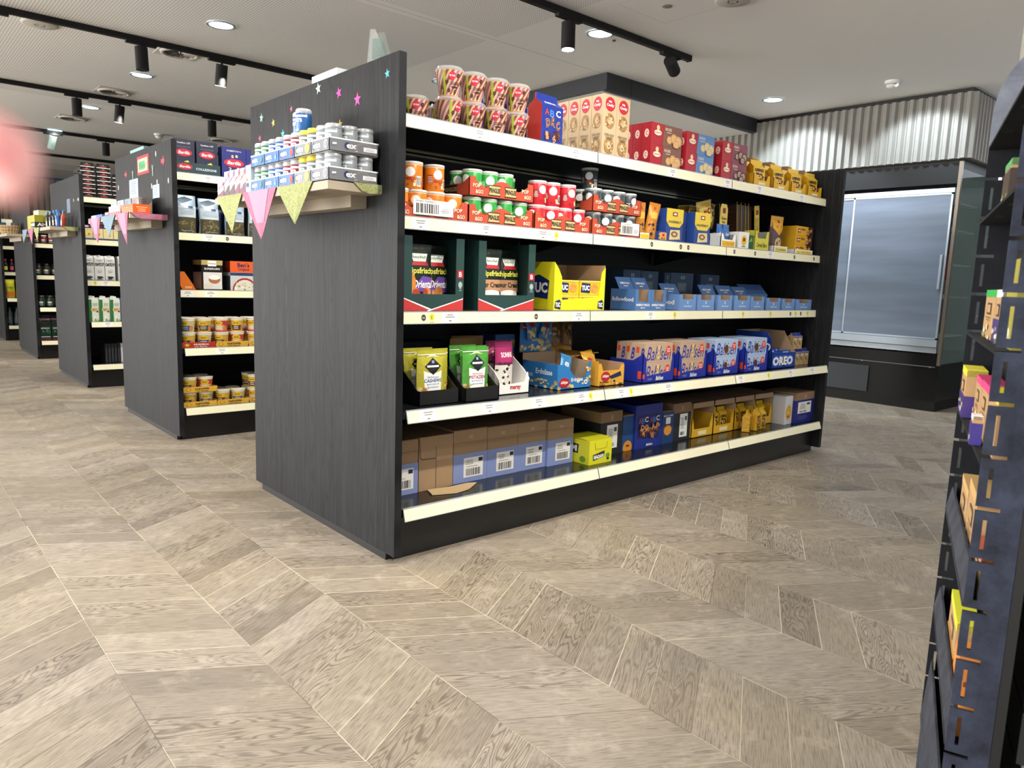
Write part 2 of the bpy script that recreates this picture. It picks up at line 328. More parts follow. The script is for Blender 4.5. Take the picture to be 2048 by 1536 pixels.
def block_bag(w, d, h, m, side, cap=.12, top=None):
    """gusseted block-bottom bag, centre bottom, with a folded flat top"""
    mb = MB(); a, b = w / 2, d / 2; z1 = h * (1 - cap * 2); z2 = h * (1 - cap)
    mb.add([(-a, -b, 0), (a, -b, 0), (a, b, 0), (-a, b, 0), (-a, -b, z1), (a, -b, z1), (a, b, z1), (-a, b, z1), (-a, -.004, z2), (a, -.004, z2), (a, .004, z2), (-a, .004, z2), (-a * .97, -.003, h), (a * .97, -.003, h), (a * .97, .003, h), (-a * .97, .003, h)],
           [(3, 2, 1, 0), (0, 1, 5, 4), (2, 3, 7, 6), (4, 5, 9, 8), (6, 7, 11, 10), (8, 9, 13, 12), (10, 11, 15, 14), (12, 13, 14, 15)], m)
    mb.add([(-a, b, 0), (-a, -b, 0), (-a, -b, z1), (-a, b, z1), (-a, -.004, z2), (-a, .004, z2), (-a * .97, -.003, h), (-a * .97, .003, h)], [(0, 1, 2, 3), (3, 2, 4, 5), (5, 4, 6, 7)], side)
    mb.add([(a, b, 0), (a, -b, 0), (a, -b, z1), (a, b, z1), (a, -.004, z2), (a, .004, z2), (a * .97, -.003, h), (a * .97, .003, h)], [(3, 2, 1, 0), (5, 4, 2, 3), (7, 6, 4, 5)], side)
    def fn(p, q, l):
        z = q * h; y = -b if z < z1 else (-b + (z - z1) / (z2 - z1) * (b - .004) if z < z2 else -.004); return (-a + p * w, y - l - .0003, z)
    return mb, Face(mb, fn, 10)

# ================================================================== the setting
def struct(mb, name): return mb.build(name, kind='structure')
f = MB(); f.box(-6, -6, -.05, 9, 16, 0, FLOOR); struct(f, 'floor')
c = MB(); c.box(-6, -6, H, 9, 16, H + .05, CEIL); struct(c, 'ceiling')
FLUTE = brushed('fluted_panel', '#97948e', .6, 0)
def flutes(mb, a0, a1, z0, z1, base, axis, pitch=.071, dep=.026, sgn=-1, m=None):
    """vertical trapezoid ribs along an axis, standing out of the plane `base`"""
    n = int(round((a1 - a0) / pitch)); p = (a1 - a0) / n
    for i in range(n):
        s = a0 + i * p; pts = [(s, 0), (s + p * .22, dep), (s + p * .62, dep), (s + p * .84, 0)]
        if axis == 'y': q = [(base + sgn * d, a) for a, d in pts] + [(base + .001, s + p * .84), (base + .001, s)]
        else: q = [(a, base + sgn * d) for a, d in pts] + [(s + p * .84, base + .001), (s, base + .001)]
        mb.prism(q if axis == 'x' else q[::-1], z0, z1, m, 'z')
w = MB(); w.box(5.36, .13, 2.06, 7.8, 13.7, H - .035, FLUTE); flutes(w, .13, 8.0, 2.06, H - .035, 5.36, 'y', m=FLUTE); flutes(w, 5.36, 7.8, 2.06, H - .035, .13, 'x', m=FLUTE)
struct(w, 'wall_right')
w = MB(); w.box(5.37, .14, H - .035, 7.8, 13.7, H, DARKM); struct(w, 'trim_1')          # shadow gap above the ribs
w = MB(); w.box(6.32, .2, 0, 6.4, 13.7, 2.06, M('#8d9290', .7)); w.box(6.5, -5, 0, 6.6, .2, 2.06, M('#5c6062', .7)); struct(w, 'wall_back')
w = MB(); w.box(-6, 13.7, 0, 6.4, 13.8, H, M('#b9b5ae', .8)); flutes(w, -2, 1.62, 1.3, 2.48, 13.7, 'x', .09, m=M('#9d958a', .7)); struct(w, 'wall_far')
w = MB(); w.box(-2, 13.64, 2.48, 1.66, 13.7, 2.52, M('#3a6aa0', .5)); struct(w, 'trim_2')
w = MB(); w.box(-6, 12.2, 2.51, 6.4, 13.7, 2.6, M('#c9c6c1', .8)); struct(w, 'ceiling_step')
# dropped soffit with dark fascia
DF = M('#25282e', .4)
w = MB(); w.box(3.17, 2.03, 2.474, 5.33, 6.5, H, M('#f2f1ee', .8))
for y0, y1 in ((2.0, 2.86), (2.863, 3.9), (3.903, 6.5)): w.box(3.15, y0, 2.474, 3.17, y1, H - .002, DF)
for x0, x1 in ((3.17, 3.45), (3.453, 4.3), (4.303, 5.33)): w.box(x0, 2.0, 2.474, x1, 2.03, H - .002, DF)
w.box(3.17, 2.03, 2.47, 5.33, 2.06, 2.474, M('#5a5870', .5)); struct(w, 'ceiling_soffit')

# ================================================================== ceiling fittings
def down(x, y, lab, on=True):
    t = thing('recessed_downlight', lab, 'ceiling light', (x, y, H), group='recessed round downlights')
    a = MB(); a.lathe([(.092, -.001), (.092, -.006), (.082, -.009), (.076, -.004)], SILV, 28, caps=False); a.build('trim_ring', t)
    b = MB(); b.lathe([(.077, -.0035), (.001, -.003)], M('#cfeff6', .3, emit=9.0 if on else .3), 28, caps=False)
    for i in range(7): b.box(-.05 + i * .016, -.03, -.0045, -.046 + i * .016, .03, -.004, M('#f4ffff', emit=14.0 if on else .3))
    b.build('lens', t)
DL = [(.61, 3.17, 'large bluish downlight nearest the camera in the perforated ceiling, left'), (.6, 5.0, 'bluish downlight beyond the first ceiling track, left'), (.585, 6.82, 'downlight just behind the second ceiling track'), (.58, 8.67, 'farthest small downlight beside the third ceiling track'),
      (2.445, 1.436, 'bright downlight beside the near black track above the biscuit shelves'), (4.735, 1.5, 'downlight alone near the fluted wall at the right')]
for x, y, l in DL: down(x, y, l)
down(2.445, 3.2, 'unlit slatted downlight half hidden by the stacked biscuit cups', False)
def vent(x, y, lab):
    t = thing('air_diffuser', lab, 'ceiling vent', (x, y, H), group='swirl air diffusers in the ceiling'); g = M('#c9c4ba', .6)
    a = MB(); a.box(-.15, -.15, -.004, .15, .15, -.0005, g); a.lathe([(.14, -.004), (.135, -.014), (.115, -.018), (.11, -.006)], g, 32, caps=False); a.build('frame', t)
    b = MB()
    b.lathe([(.112, -.0045), (.001, -.0045)], M('#4c4a46', .6), 28, caps=False)
    for i in range(12):
        an = i * pi / 6; ux, uy = cos(an), sin(an); vx, vy = -uy, ux
        b.add([(ux * .03, uy * .03, -.008), (ux * .11, uy * .11, -.008), (ux * .11 + vx * .024, uy * .11 + vy * .024, -.016), (ux * .03 + vx * .008, uy * .03 + vy * .008, -.014)], [(0, 1, 2, 3)], g)
    b.build('swirl_blades', t)
for x, y, l in [(.62, 4.06, 'square swirl diffuser half behind the first track'), (.584, 5.86, 'square swirl diffuser between the first and second track'), (.575, 7.64, 'small swirl diffuser beyond the second track, left'), (2.227, 7.63, 'swirl diffuser beside the dark end panel of the front shelving')]: vent(x, y, l)
def disc(x, y, r, h, name, lab, cat, c='#c2bdb2'):
    a = MB(); a.lathe([(r, -.0005), (r, -h * .6), (r * .9, -h), (r * .3, -h * 1.05)], M(c, .7), 28, caps=False); a.add([(r * .3 * cos(i), r * .3 * sin(i), -h * 1.05) for i in (0, 1.57, 3.14, 4.71)], [(0, 1, 2, 3)], M(c, .7)); a.build(name, None, (x, y, H), 0, lab, cat)
disc(-.279, 4.09, .11, .012, 'ceiling_speaker', 'round flat ceiling speaker cover left of the first track', 'speaker')
disc(2.53, .50, .10, .012, 'ceiling_speaker', 'round ceiling speaker cover cut by the top edge of the photo', 'speaker')
disc(2.61, 1.462, .012, .008, 'sprinkler_cap', 'tiny dark cap in the ceiling beside the bright downlight', 'sprinkler', '#5c5650')
disc(2.357, .83, .03, .004, 'access_plug', 'small round plug in the square ceiling access panel', 'cap', '#8b8883')
def detector(x, y, lab):
    t = thing('smoke_detector', lab, 'smoke detector', (x, y, H), group='smoke detectors')
    a = MB(); a.lathe([(.055, -.0005), (.055, -.014), (.05, -.018)], WHT, 24); a.build('mount', t)
    b = MB(); b.lathe([(.042, -.018), (.044, -.034), (.034, -.05), (.012, -.055)], WHT, 24); b.lathe([(.0445, -.026), (.0445, -.030)], INK, 24); b.build('sensor_head', t)
detector(1.544, 7.87, 'white smoke detector on the ceiling above the pasta shelving'); detector(4.797, .53, 'white smoke detector near the fluted wall, right')
# black tracks and their lamp heads
TB = M('#0c0c0c', .8)
def track(x0, x1, y, lab, z=H):
    a = MB(); a.box(x0, y - .02, z - .036, x1, y + .02, z - .001, TB); a.box(x0, y - .008, z - .0365, x1, y + .008, z - .036, DARKM)
    a.box(x1 - .004, y - .022, z - .04, x1, y + .022, z - .001, TB); return a.build('lighting_track', None, (0, 0, 0), 0, lab, 'lighting track', 'black lighting tracks along the ceiling')
track(-1.6, 3.24, 1.30, 'black lighting track nearest the camera, ending above the biscuit shelves'); track(-2, 3.0, 3.88, 'long black lighting track crossing the upper left of the photo')
track(-2, 3.0, 6.14, 'second black lighting track from the left corner'); track(-2, 4.8, 8.72, 'third black lighting track from the left corner'); track(-2, 3.0, 11.0, 'farthest black lighting track, behind the pink finger')
track(3.9, 4.36, 2.74, 'short black track under the white dropped soffit', 2.474)
def head(x, y, z, tgt, lab, on, twist=0, col=TB):
    t = thing('track_spotlight', lab, 'spotlight', (x, y, z), group='black cylinder track spotlights')
    a = MB(); a.box(-.1, -.018, -.018, .1, .018, 0, TB); a.build('track_adapter', t)
    b = MB(); b.tube((0, 0, -.018), (0, 0, -.052), .008, TB); b.box(-.012, -.012, -.06, .012, .012, -.046, TB); b.build('swivel', t)
    d = (Vector(tgt) - Vector((x, y, z))).normalized(); top = Vector((0, 0, -.045)) - d * .012; e = top + d * .155
    h = MB(); h.tube(top, e, .0425, col, 28)
    h.build('lamp_housing', t)
    g = MB(); g.tube(e - d * .001, e + d * .0015, .037, M('#fff6e8', .4, emit=25.0) if on else M('#3b3c3e', .3, .5), 24); g.build('lens', t)
Z = H - .036
head(2.016, 1.30, Z, (2.0, 1.24, 0), 'lit cylinder spotlight on the near track beside the bright downlight', True)
head(3.02, 1.30, Z, (3.75, 1.62, 2.38), 'tilted black spotlight at the end of the near track', False)
head(.30, 3.88, Z, (.36, 3.75, 0), 'unlit black spotlight hanging upright, first on the long left track', False)
head(.87, 3.88, Z, (.84, 4.5, 0), 'brightly glaring spotlight on the long left track', True)
head(-.585, 3.88, Z, (-.62, 3.0, 0), 'lit spotlight cut by the left edge of the photo', True)
head(.326, 6.14, Z, (.33, 6.1, 0), 'unlit spotlight, leftmost on the second track', False)
head(.697, 6.14, Z, (.6, 6.9, 0), 'lit spotlight, middle one on the second track', True)
head(1.579, 6.14, Z, (1.6, 6.2, 0), 'unlit spotlight, rightmost on the second track', False)
head(.564, 8.72, Z, (.2, 9.9, 0), 'pale lit spotlight on the third track', True, col=M('#7f9490', .4))
head(1.144, 8.72, Z, (1.15, 8.8, 0), 'small unlit spotlight on the third track', False)

# ================================================================== shelving gondolas
ZS = [1.5145, 1.183, .8597, .5337, .1887]; YF = [.0945, .1, .0946, -.0045, .0074]; GW = 1.18; GH = 1.676; TP = .0274; D = 2.2765
def rail(mb, x0, x1, y, z, tilt, labs=(), dark=None):
    """angled price rail: cream strip in a clear profile"""
    t = tilt; zt, zb = z + .003, z - .042
    P = lambda a, b, l: (x0 + a * (x1 - x0), y - t * (1 - b) - l, zb + b * (zt - zb))
    mb.add([(x0, y, zt), (x1, y, zt), (x1, y - t, zb), (x0, y - t, zb), (x0, y + .004, zt), (x1, y + .004, zt), (x1, y - t + .004, zb), (x0, y - t + .004, zb)], [(3, 2, 1, 0), (4, 5, 6, 7), (0, 1, 5, 4), (2, 3, 7, 6), (1, 2, 6, 5), (3, 0, 4, 7)], SILV)
    F = Face(mb, P, 0); L = x1 - x0; F.rect(.001 / L, .05, 1 - .002 / L, .87, RAIL)
    for lx, kind in labs:
        a = (lx - x0) / L
        if kind in 'wW':
            F.rect(a, .08, (.115 if kind == 'W' else .07) / L, .82, RLAB); k = .115 if kind == 'W' else .07
            F.lines(a + .2 * k / L, .45, .6 * k / L, .35, 2, M('#77726c')); F.rect(a + .42 * k / L, .2, .16 * k / L, .08, M('#77726c'))
        elif kind == 'v':
            F.ell(a, .55, .011 / L, .28, M('#e9df3a')); F.poly([(a - .005 / L, .68), (a - .003 / L, .68), (a, .45), (a + .005 / L, .75), (a + .003 / L, .7), (a, .3), (a - .001 / L, .35)], M('#3c5c22')); F.rect(a - .009 / L, .12, .018 / L, .06, M('#c9bf3a'))
        else: F.ell(a, .5, .010 / L, .26, M('#4d4c40')); F.rect(a - .006 / L, .46, .012 / L, .06, M('#d7d3c4'))
        F.l = .0008
def gondola(k, lab, nb=3, labels=None, tilt=(0.002, .002, .002, .012, .014)):
    y = k * D; g = thing('shelving_gondola', lab, 'shelving unit', (0, y, 0), group='double-sided shelving units'); L = TP + nb * 1.0
    for x in (0, L):
        p = MB(); z0 = .028; p.box(0, 0, z0, TP, GW, GH, DWOOD); p.box(.004, .06, 0, TP - .004, GW - .06, z0, DARKM); p.build('end_panel', g, (x, 0, 0))
    b = MB(); b.box(TP, .047, 0, L, .062, .145, M('#17191c', .3)); b.box(TP, .062, .13, L, GW - .062, .15, DARKM); b.box(TP, GW - .062, 0, L, GW - .047, .145, M('#17191c', .3)); b.build('kick_plate', g)
    b = MB(); b.box(TP, GW / 2 - .02, .15, L, GW / 2 + .02, 1.47, PERF); b.build('back_panel', g)
    for i, (z, yf, tl) in enumerate(zip(ZS, YF, tilt)):
        for side in (0, 1):
            s = MB(); gloss = M('#14171b', .2)
            if side == 0: s.box(TP + .001, yf + .004, z - .028, L - .001, GW / 2 - .021, z, gloss)
            else: s.box(TP + .001, GW / 2 + .021, z - .028, L - .001, GW - yf - .004, z, gloss)
            if i == 0 and side == 0: s.box(TP + .001, GW / 2 - .021, z - .01, L - .001, GW / 2 + .021, z, gloss)
            if side == 0 and i:
                for bx in range(nb + 1): s.prism([(GW / 2 - .03, z - .028), (yf + .12, z - .028), (GW / 2 - .03, z - .10)], TP + bx - .002 + (.004 if bx == 0 else 0) - (.004 if bx == nb else 0), TP + bx + .002 + (.004 if bx == 0 else 0) - (.004 if bx == nb else 0), BLK, 'x')
            so = s.build('shelf', g)
            for bx in range(nb):
                r = MB(); x0 = TP + bx + (.012 if (bx == 0 and i > 2) else .001); x1 = TP + bx + 1 - .003
                if side == 0: rail(r, x0, x1, yf, z, tl, [q for q in (labels[i] if labels else ()) if x0 <= q[0] < x1 - .06]); r.build('price_rail', so)
                else:
                    if i: continue
                    r.box(x0, GW - yf, z - .042, x1, GW - yf + .004, z + .003, RAIL); r.build('price_rail', so)
    return g
LAB = [[(.365, 'w'), (.86, 'w'), (1.5, 'w'), (1.95, 'w'), (2.25, 'w'), (2.7, 'w')],
       [(.12, 'w'), (.41, 'w'), (.70, 'w'), (.81, 'v'), (1.42, 'd'), (1.64, 'd'), (1.7, 'd'), (2.1, 'd'), (2.3, 'd'), (2.42, 'w'), (2.72, 'd'), (2.95, 'd')],
       [(.17, 'd'), (.205, 'v'), (.25, 'w'), (.71, 'd'), (.92, 'w'), (1.4, 'w'), (1.62, 'v'), (2.22, 'v'), (2.5, 'v'), (2.72, 'd'), (2.78, 'v'), (2.84, 'd'), (2.92, 'v')],
       [(.09, 'w'), (.36, 'w'), (.61, 'w'), (.85, 'w'), (.94, 'v'), (1.10, 'w'), (1.2, 'v'), (1.43, 'w'), (2.04, 'w'), (2.35, 'v'), (2.55, 'w'), (2.8, 'w')], [(.03, 'n') and (.06, 'w')]]
LAB[4] = []
G = [gondola(0, 'large dark wood-look shelving unit in front, stocked with crisps, nuts and biscuits', labels=LAB),
     gondola(1, 'second shelving unit, with pasta boxes and instant cups, behind the front one', labels=[[(.19, 'w')], [(.19, 'w'), (.33, 'd')], [(.06, 'w'), (.19, 'w')], [(.21, 'w')], []]),
     gondola(2, 'third shelving unit, with stacked black packets and drink cartons', labels=[[], [], [(.1, 'v'), (.14, 'w')], [(.12, 'w')], []]),
     gondola(3, 'fourth shelving unit, with dark jars and coffee bags', labels=None), gondola(4, 'farthest shelving unit at the left edge, partly behind the pink finger', labels=None)]

# ================================================================== glass-door fridge
FX, FY0, FY1 = 5.38, .165, 2.66
fg = thing('display_fridge', 'black closed upright fridge with frosted grey sliding doors and glass side', 'refrigerator', (FX, FY0, 0))
w_ = FY1 - FY0
a = MB(); a.box(0, 0, 0, .9, w_, .08, DARKM); a.box(.0, .002, .08, .9, w_, .475, M('#0a0c0e', .3)); a.box(-.012, .03, .37, 0, w_, .376, M('#6d7377', .4))
for yy in (.06, .62, 1.2): a.box(-.014, yy, .367, -.004, yy + .012, .379, SILV)
a.box(.04, .0, 1.92, .9, w_, 2.055, DARKM); a.box(.01, .02, 1.87, .06, w_, 2.03, M('#06080a', .6)); a.box(.78, .03, .475, .9, w_, 1.92, M('#a9b3b3', .6)); a.box(.1, w_ - .03, .475, .9, w_, 1.92, WHT); a.build('cabinet', fg)
a = MB(); a.box(-.016, .56, .10, -.002, 1.15, .33, M('#3a3f45', .5)); a.build('air_grille', fg)
AL = M('#c9d6e2', .3, .5)
a = MB(); a.box(-.02, .03, .49, .03, w_, .535, AL); a.box(-.03, .03, .54, .03, w_, .60, AL); a.box(-.012, .03, 1.80, .03, w_, 1.835, AL); a.build('door_rails', fg)
def frost():
    n = NB('frosted_door', .38, .0); x, y, z = n.xyz(); s = n.noise(n.vec(0, n.ma('MULTIPLY', y, .5), n.ma('MULTIPLY', z, 5)), 1, 3, .6)
    n.col(n.mix(n.ramp(s, .3, .7), lin('#66717f'), lin('#8490a4'))); n.bump(n.noise(n.vec(n.ma('MULTIPLY', x, 60), n.ma('MULTIPLY', y, 60), n.ma('MULTIPLY', z, 9)), 1, 2), .05, .001); return n.m
FR = frost()
for i, (y0, y1, x) in enumerate(((.035, .835, -.012), (.80, 1.62, .008), (1.64, 2.44, -.012))):
    d = MB(); d.box(x, y0 + .012, .615, x + .012, y1 - .012, 1.785, FR)
    for q in ((y0, .603, y0 + .014, 1.797), (y1 - .014, .603, y1, 1.797), (y0, .603, y1, .617), (y0, 1.783, y1, 1.797)): d.box(x - .003, q[0], q[1], x + .014, q[2], q[3], AL)
    do = d.build('sliding_door', fg)
    h = MB(); yy = y0 + .03 if i == 0 else y1 - .045; h.box(x - .02, yy - .005, 1.02, x - .006, yy + .012, 1.30, AL)
    h.build('handle', do)
a = MB(); a.box(-.03, -.012, .39, .0, .012, 2.035, M('#8a7f74', .35, .6)); a.build('corner_post', fg)
a = MB(); a.box(0.0, -.006, .40, .86, .0, 1.98, GLASS); a.build('side_pane', fg)
a = MB()
for z in (.62, .95, 1.22, 1.5, 1.72): a.box(.12, .04, z, .6, w_ - .04, z + .012, M('#dfe6e6', .4)); a.box(.1, .03, z - .01, .14, .12, z + .03, WHT)
a.build('inner_shelves', fg)
a = MB(); a.tube((.04, .05, 1.75), (.07, .06, 1.45), .006, INK); a.tube((.07, .06, 1.45), (.05, .05, 1.3), .006, INK); a.box(.02, .03, 1.1, .06, .06, 1.32, M('#a02630')); a.build('cable', fg)

# ================================================================== goods on the front unit
GAP = .0006
z1, z2, z3, z4, z5 = [z + GAP for z in ZS]
RED = M('#b3202b'); NAVY = M('#232f63'); BLUE = M('#2f5ea8'); YEL = M('#e9c22e'); LYEL = M('#f2e36a'); GRN = M('#2d8a3e'); CREAM = M('#e9dcc0'); BRN = M('#5b3523'); CHOC = M('#3b2118'); ORG = M('#e07a1f'); PINK = M('#d8467c'); W_ = WHT
COOKIE = M('#b98d55'); COOKIE2 = M('#d9b57c')

# --- top shelf: striped biscuit cups, two storeys
def make_cup():
    t = thing('biscuit_cup', 'x', 'biscuit cup'); mb = MB(); pr = [(.033, 0), (.034, .01), (.0475, .072), (.050, .084)]
    mb.lathe(pr, M('#d9b48c', .4), 32); F = cyl(mb, pr, 2 * pi * .98, -120)
    for i in range(15):
        a = i / 15; F.mb.grid(lambda u, v: F.fn(a + u * .035 + v * .16, .02 + v * .96, .0006), 2, 8, M('#8c4a4a' if i % 3 else '#a06a8c', .4))
    F.l = .0012
    F.rect(.38, .0, .035, .95, M('#a6b23a'))
    for c in (.5,): F.ell(c, .74, .045, .17, M('#c22a44')); F.text('My Cookie', c - .035, .70, .07, .1, W_, shear=.3)
    F.text('COOKIES', .48, .40, .13, .12, CHOC); F.rect(.50, .29, .09, .06, CHOC)
    for a, b in ((.43, .5), (.58, .78), (.46, .18), (.56, .15), (.66, .55), (.35, .3), (.72, .2)): F.ring(a, b, .022, .08, CHOC, M('#74462f'), .45)
    mb.build('cup', t)
    l = MB(); l.lathe([(.0510, .083), (.0528, .085), (.0524, .089), (.049, .090), (.046, .097), (.034, .1005), (.004, .101)], CLEAR, 32); l.build('lid', t); return t
CUP = Proto(make_cup()); cg = 'striped biscuit cups stacked on the top shelf'
for i, x in enumerate((.312, .418, .526, .632)): CUP.at((x, .165, z1 + .1025), 'striped biscuit cup, %s from the left of the upper row' % ORD[i], R(random.uniform(-14, 14)), cg)
for i, (x, y) in enumerate(((.220, .240), (.312, .165), (.418, .165), (.526, .165), (.632, .165))): CUP.at((x, y, z1), 'striped biscuit cup, %s from the left of the lower row' % ORD[i], R((0, 40, 8, -6, 10)[i]), cg)
for i, x in enumerate((.365, .475)): CUP.at((x, .285, z1), 'striped biscuit cup behind the front row, %s from the left' % ORD[i], R(30 * i), cg)
# --- letter biscuit bags
def letters_bag(w, d, h):
    mb, F = block_bag(w, d, h, FOIL('#23368c'), M('#b5372c', .35))
    F.text('Bahlsen', .25, .80, .5, .045, W_, shear=.3); F.text('A', .14, .56, .2, .12, M('#c03a3a')); F.text('B', .38, .54, .2, .13, M('#3d7bd0')); F.text('C', .66, .56, .22, .13, W_)
    for s, x, y, r in (('D', .2, .33, 12), ('R', .45, .36, -10), ('C', .66, .3, 15)): F.text(s, x, y, .2, .17, M('#c79266'), r, .06); F.text(s, x + .012, y + .008, .18, .15, CHOC, r, .0)
    for i in range(16): F.text(random.choice('ABCOPE'), .08 + random.random() * .7, .03 + random.random() * .2, .14, .08, M(random.choice(('#c79266', '#4a2418', '#6b3a24'))), random.uniform(-40, 40), .05)
    return mb
lb = letters_bag(.125, .075, .195).build('biscuit_bag', None, (.782, .16, z1), R(4), 'upright blue bag of letter biscuits with a red side, foremost', 'biscuit bag', 'blue letter biscuit bags')
b2 = dup(lb, (.690, .275, z1), 'blue letter biscuit bag half hidden behind the last striped cups', R(-6)); b3 = dup(lb, (.60, .40, z1), 'blue letter biscuit bag farthest back behind the striped cups', R(10))
# --- tall oat biscuit cartons
w_, d_, h_ = .084, .066, .25
mb, F, L, T = carton(w_, d_, h_, M('#c3a986', .6))
for Q in (F, L):
    Q.ell(.5, .85, .36, .115, M('#b81f33'), 24); Q.text('My', .38, .87, .24, .04, W_, bold=.04); Q.text('Cooky', .22, .80, .56, .06, W_, bold=.03, shear=.2)
    for cy, r in ((.58, .34), (.18, .36)):
        Q.ring(.5, cy, r, r * .37, M('#9c7a4a'), M('#c3a986', .6), .48); Q.blobs(.5 - r, cy - .11, 2 * r * .85, .2, 16, [COOKIE, M('#e4cf9f'), M('#6d5230')], .05, .37)
    Q.text('Hafertaler', .12, .33, .76, .05, M('#4a3c2c'), shear=.4, bold=0); Q.lines(.2, .27, .6, .05, 2, M('#5c4a36'))
oat = mb.build('biscuit_carton'); tag(oat, 'x', 'biscuit carton', 'tall beige oat biscuit cartons'); OAT = Proto(oat); n = 0
for r in range(4):
    for c in range(2): OAT.at((1.077 + c * .0855, .122 + r * .0685, z1), 'tall beige oat biscuit carton, %s in row %s from the front' % (('left one', 'right one')[c], ORD[r]))
# --- red, blue and brown shortbread cartons in two layers
def short(name, txt, c1, acc):
    mb, F, L, T = carton(.225, .052, .0935, M('#a8202c', .4))
    F.rect(.4, 0, .6, 1, M(c1, .4)); F.poly([(.36, 0), (.5, 0), (.42, 1), (.40, 1)], M(c1, .4)); F.text(txt, .44, .74, .2, .13, M('#f0e2c0'), bold=.01); F.lines(.45, .62, .22, .08, 1, M('#e0d0b0'))
    F.ell(.2, .55, .12, .13, M('#f0e0c8')); F.text('Coppenrath', .1, .5, .2, .1, RED, shear=.2); F.ell(.2, .78, .05, .12, M('#e8c8a0'))
    L.ell(.5, .5, .25, .2, M('#e9cfc0')); L.text('C', .4, .4, .2, .2, RED)
    for cx, cy, r in ((.58, .32, .09), (.72, .42, .11), (.86, .33, .12), (.79, .16, .10)): F.ring(cx, cy, r, r * 2.1, M(acc[0]), M(acc[1]), .62); F.ring(cx, cy, r * .4, r * .8, M(acc[0]), M(acc[1]), .5)
    return tag(mb.build('shortbread_carton'), 'x', 'biscuit carton', name)
for nm, x0, txt, c1, acc, desc in (('nut shortbread cartons', 1.396, 'NUSS', '#7c5346', ('#c99a62', '#e0b884'), 'red and brown nut biscuit carton'), ('coconut shortbread cartons', 1.66, 'KOKOS', '#5b86bd', ('#c9b68c', '#eadcb4'), 'red and blue coconut biscuit carton'), ('chocolate shortbread cartons', 1.958, 'SCHOKO', '#7d3a4b', ('#54302a', '#d9c0a4'), 'red and mauve chocolate biscuit carton')):
    P = Proto(short(nm, txt, c1, acc))
    for r in range(3):
        for l in range(2): P.at((x0, .118 + r * .0535, z1 + l * .094), '%s, %s layer, %s row from the front' % (desc, ('lower', 'upper')[l], ORD[r]))
# --- yellow wafer display trays with bags
def wafer_bag(seed):
    mb, F = block_bag(.105, .05, .137, FOIL('#e6bd30'), FOIL('#d9a520'), .14)
    F.blobs(.1, .08, .8, .3, 20, [CHOC, M('#4b2814'), M('#8a4a20')], .075, .6); F.blobs(.15, .3, .7, .2, 6, [M('#f0d890'), W_], .05, .6); F.text('LEIBNIZ', .10, .56, .8, .11, CHOC, bold=.04); F.text('Minis', .2, .42, .6, .11, M('#7a1c1c'), bold=.03); return mb
WB = Proto(tag(wafer_bag(1).build('wafer_bag'), 'x', 'biscuit bag', 'yellow wafer bags in display trays'))
def ytray(w, d, hf, hb): 
    mb, F, L, _ = tray(w, d, hf, hb, M('#e3ae1e', .5), KRAFT2, d * .35, .03); F.rect(.3, .3, .4, .4, M('#f3e4a0')); F.text('LEIBNIZ', .32, .38, .36, .2, W_); L.rect(.1, 0, .5, .7, M('#c9401c')); return mb
YT = Proto(tag(ytray(.165, .2, .036, .178).build('display_tray'), 'x', 'display tray', 'yellow display trays on the top shelf'))
for i, x in enumerate((2.262, 2.463, 2.655, 2.845)):
    YT.at((x, .118, z1), 'yellow display tray of wafer bags on the top shelf, %s from the left' % ORD[i])
    for j in range(2): WB.at((x + .0825 + (-.012, .012)[j], .155 + .056 * j, z1 + .0035), 'yellow wafer bag in the %s tray, %s' % (ORD[i], ('front one', 'rear one')[j]), R((-3, 4)[j]))
# --- clear leaning sign and white box behind the end panel
a = MB(); a.add([(.09, .36, z1), (.25, .24, z1), (.115, .30, 1.86), (.10, .31, 1.86), (.092, .362, z1), (.252, .242, z1), (.117, .302, 1.86), (.102, .312, 1.86)], [(0, 1, 2, 3), (7, 6, 5, 4), (0, 4, 5, 1), (1, 5, 6, 2), (2, 6, 7, 3), (3, 7, 4, 0)], CLEAR)
Q = Face(a, lambda p, q, l: (.09 + .16 * p + (.012 - .14 * p) * q, .36 - .12 * p + (-.05 + .06 * p) * q - .0015 - l, z1 + (1.86 - z1) * q)); Q.poly([(.05, .02), (.95, .02), (.9, .95), (.1, .95)], clear('print_film', '#aeb6b4', .3, .22)); Q.rect(.15, .7, .6, .2, clear('print_green', '#2e6a5a', .3, .6)); Q.lines(.15, .3, .7, .3, 5, M('#8d9492'))
a.build('acrylic_sign', None, (.035, .10, 0), 0, 'clear plastic sign standing up behind the tall end panel', 'sign')
mb, F, L, T = carton(.26, .20, .212, M('#d5dadb', .6)); L.rect(.04, .8, .92, .15, M('#eef1f1')); T.rect(.0, .48, 1, .04, M('#b9bdbd')); mb.build('white_box', None, (.05, .50, z1), 0, 'white cardboard box peeking over the top edge of the front end panel', 'box')

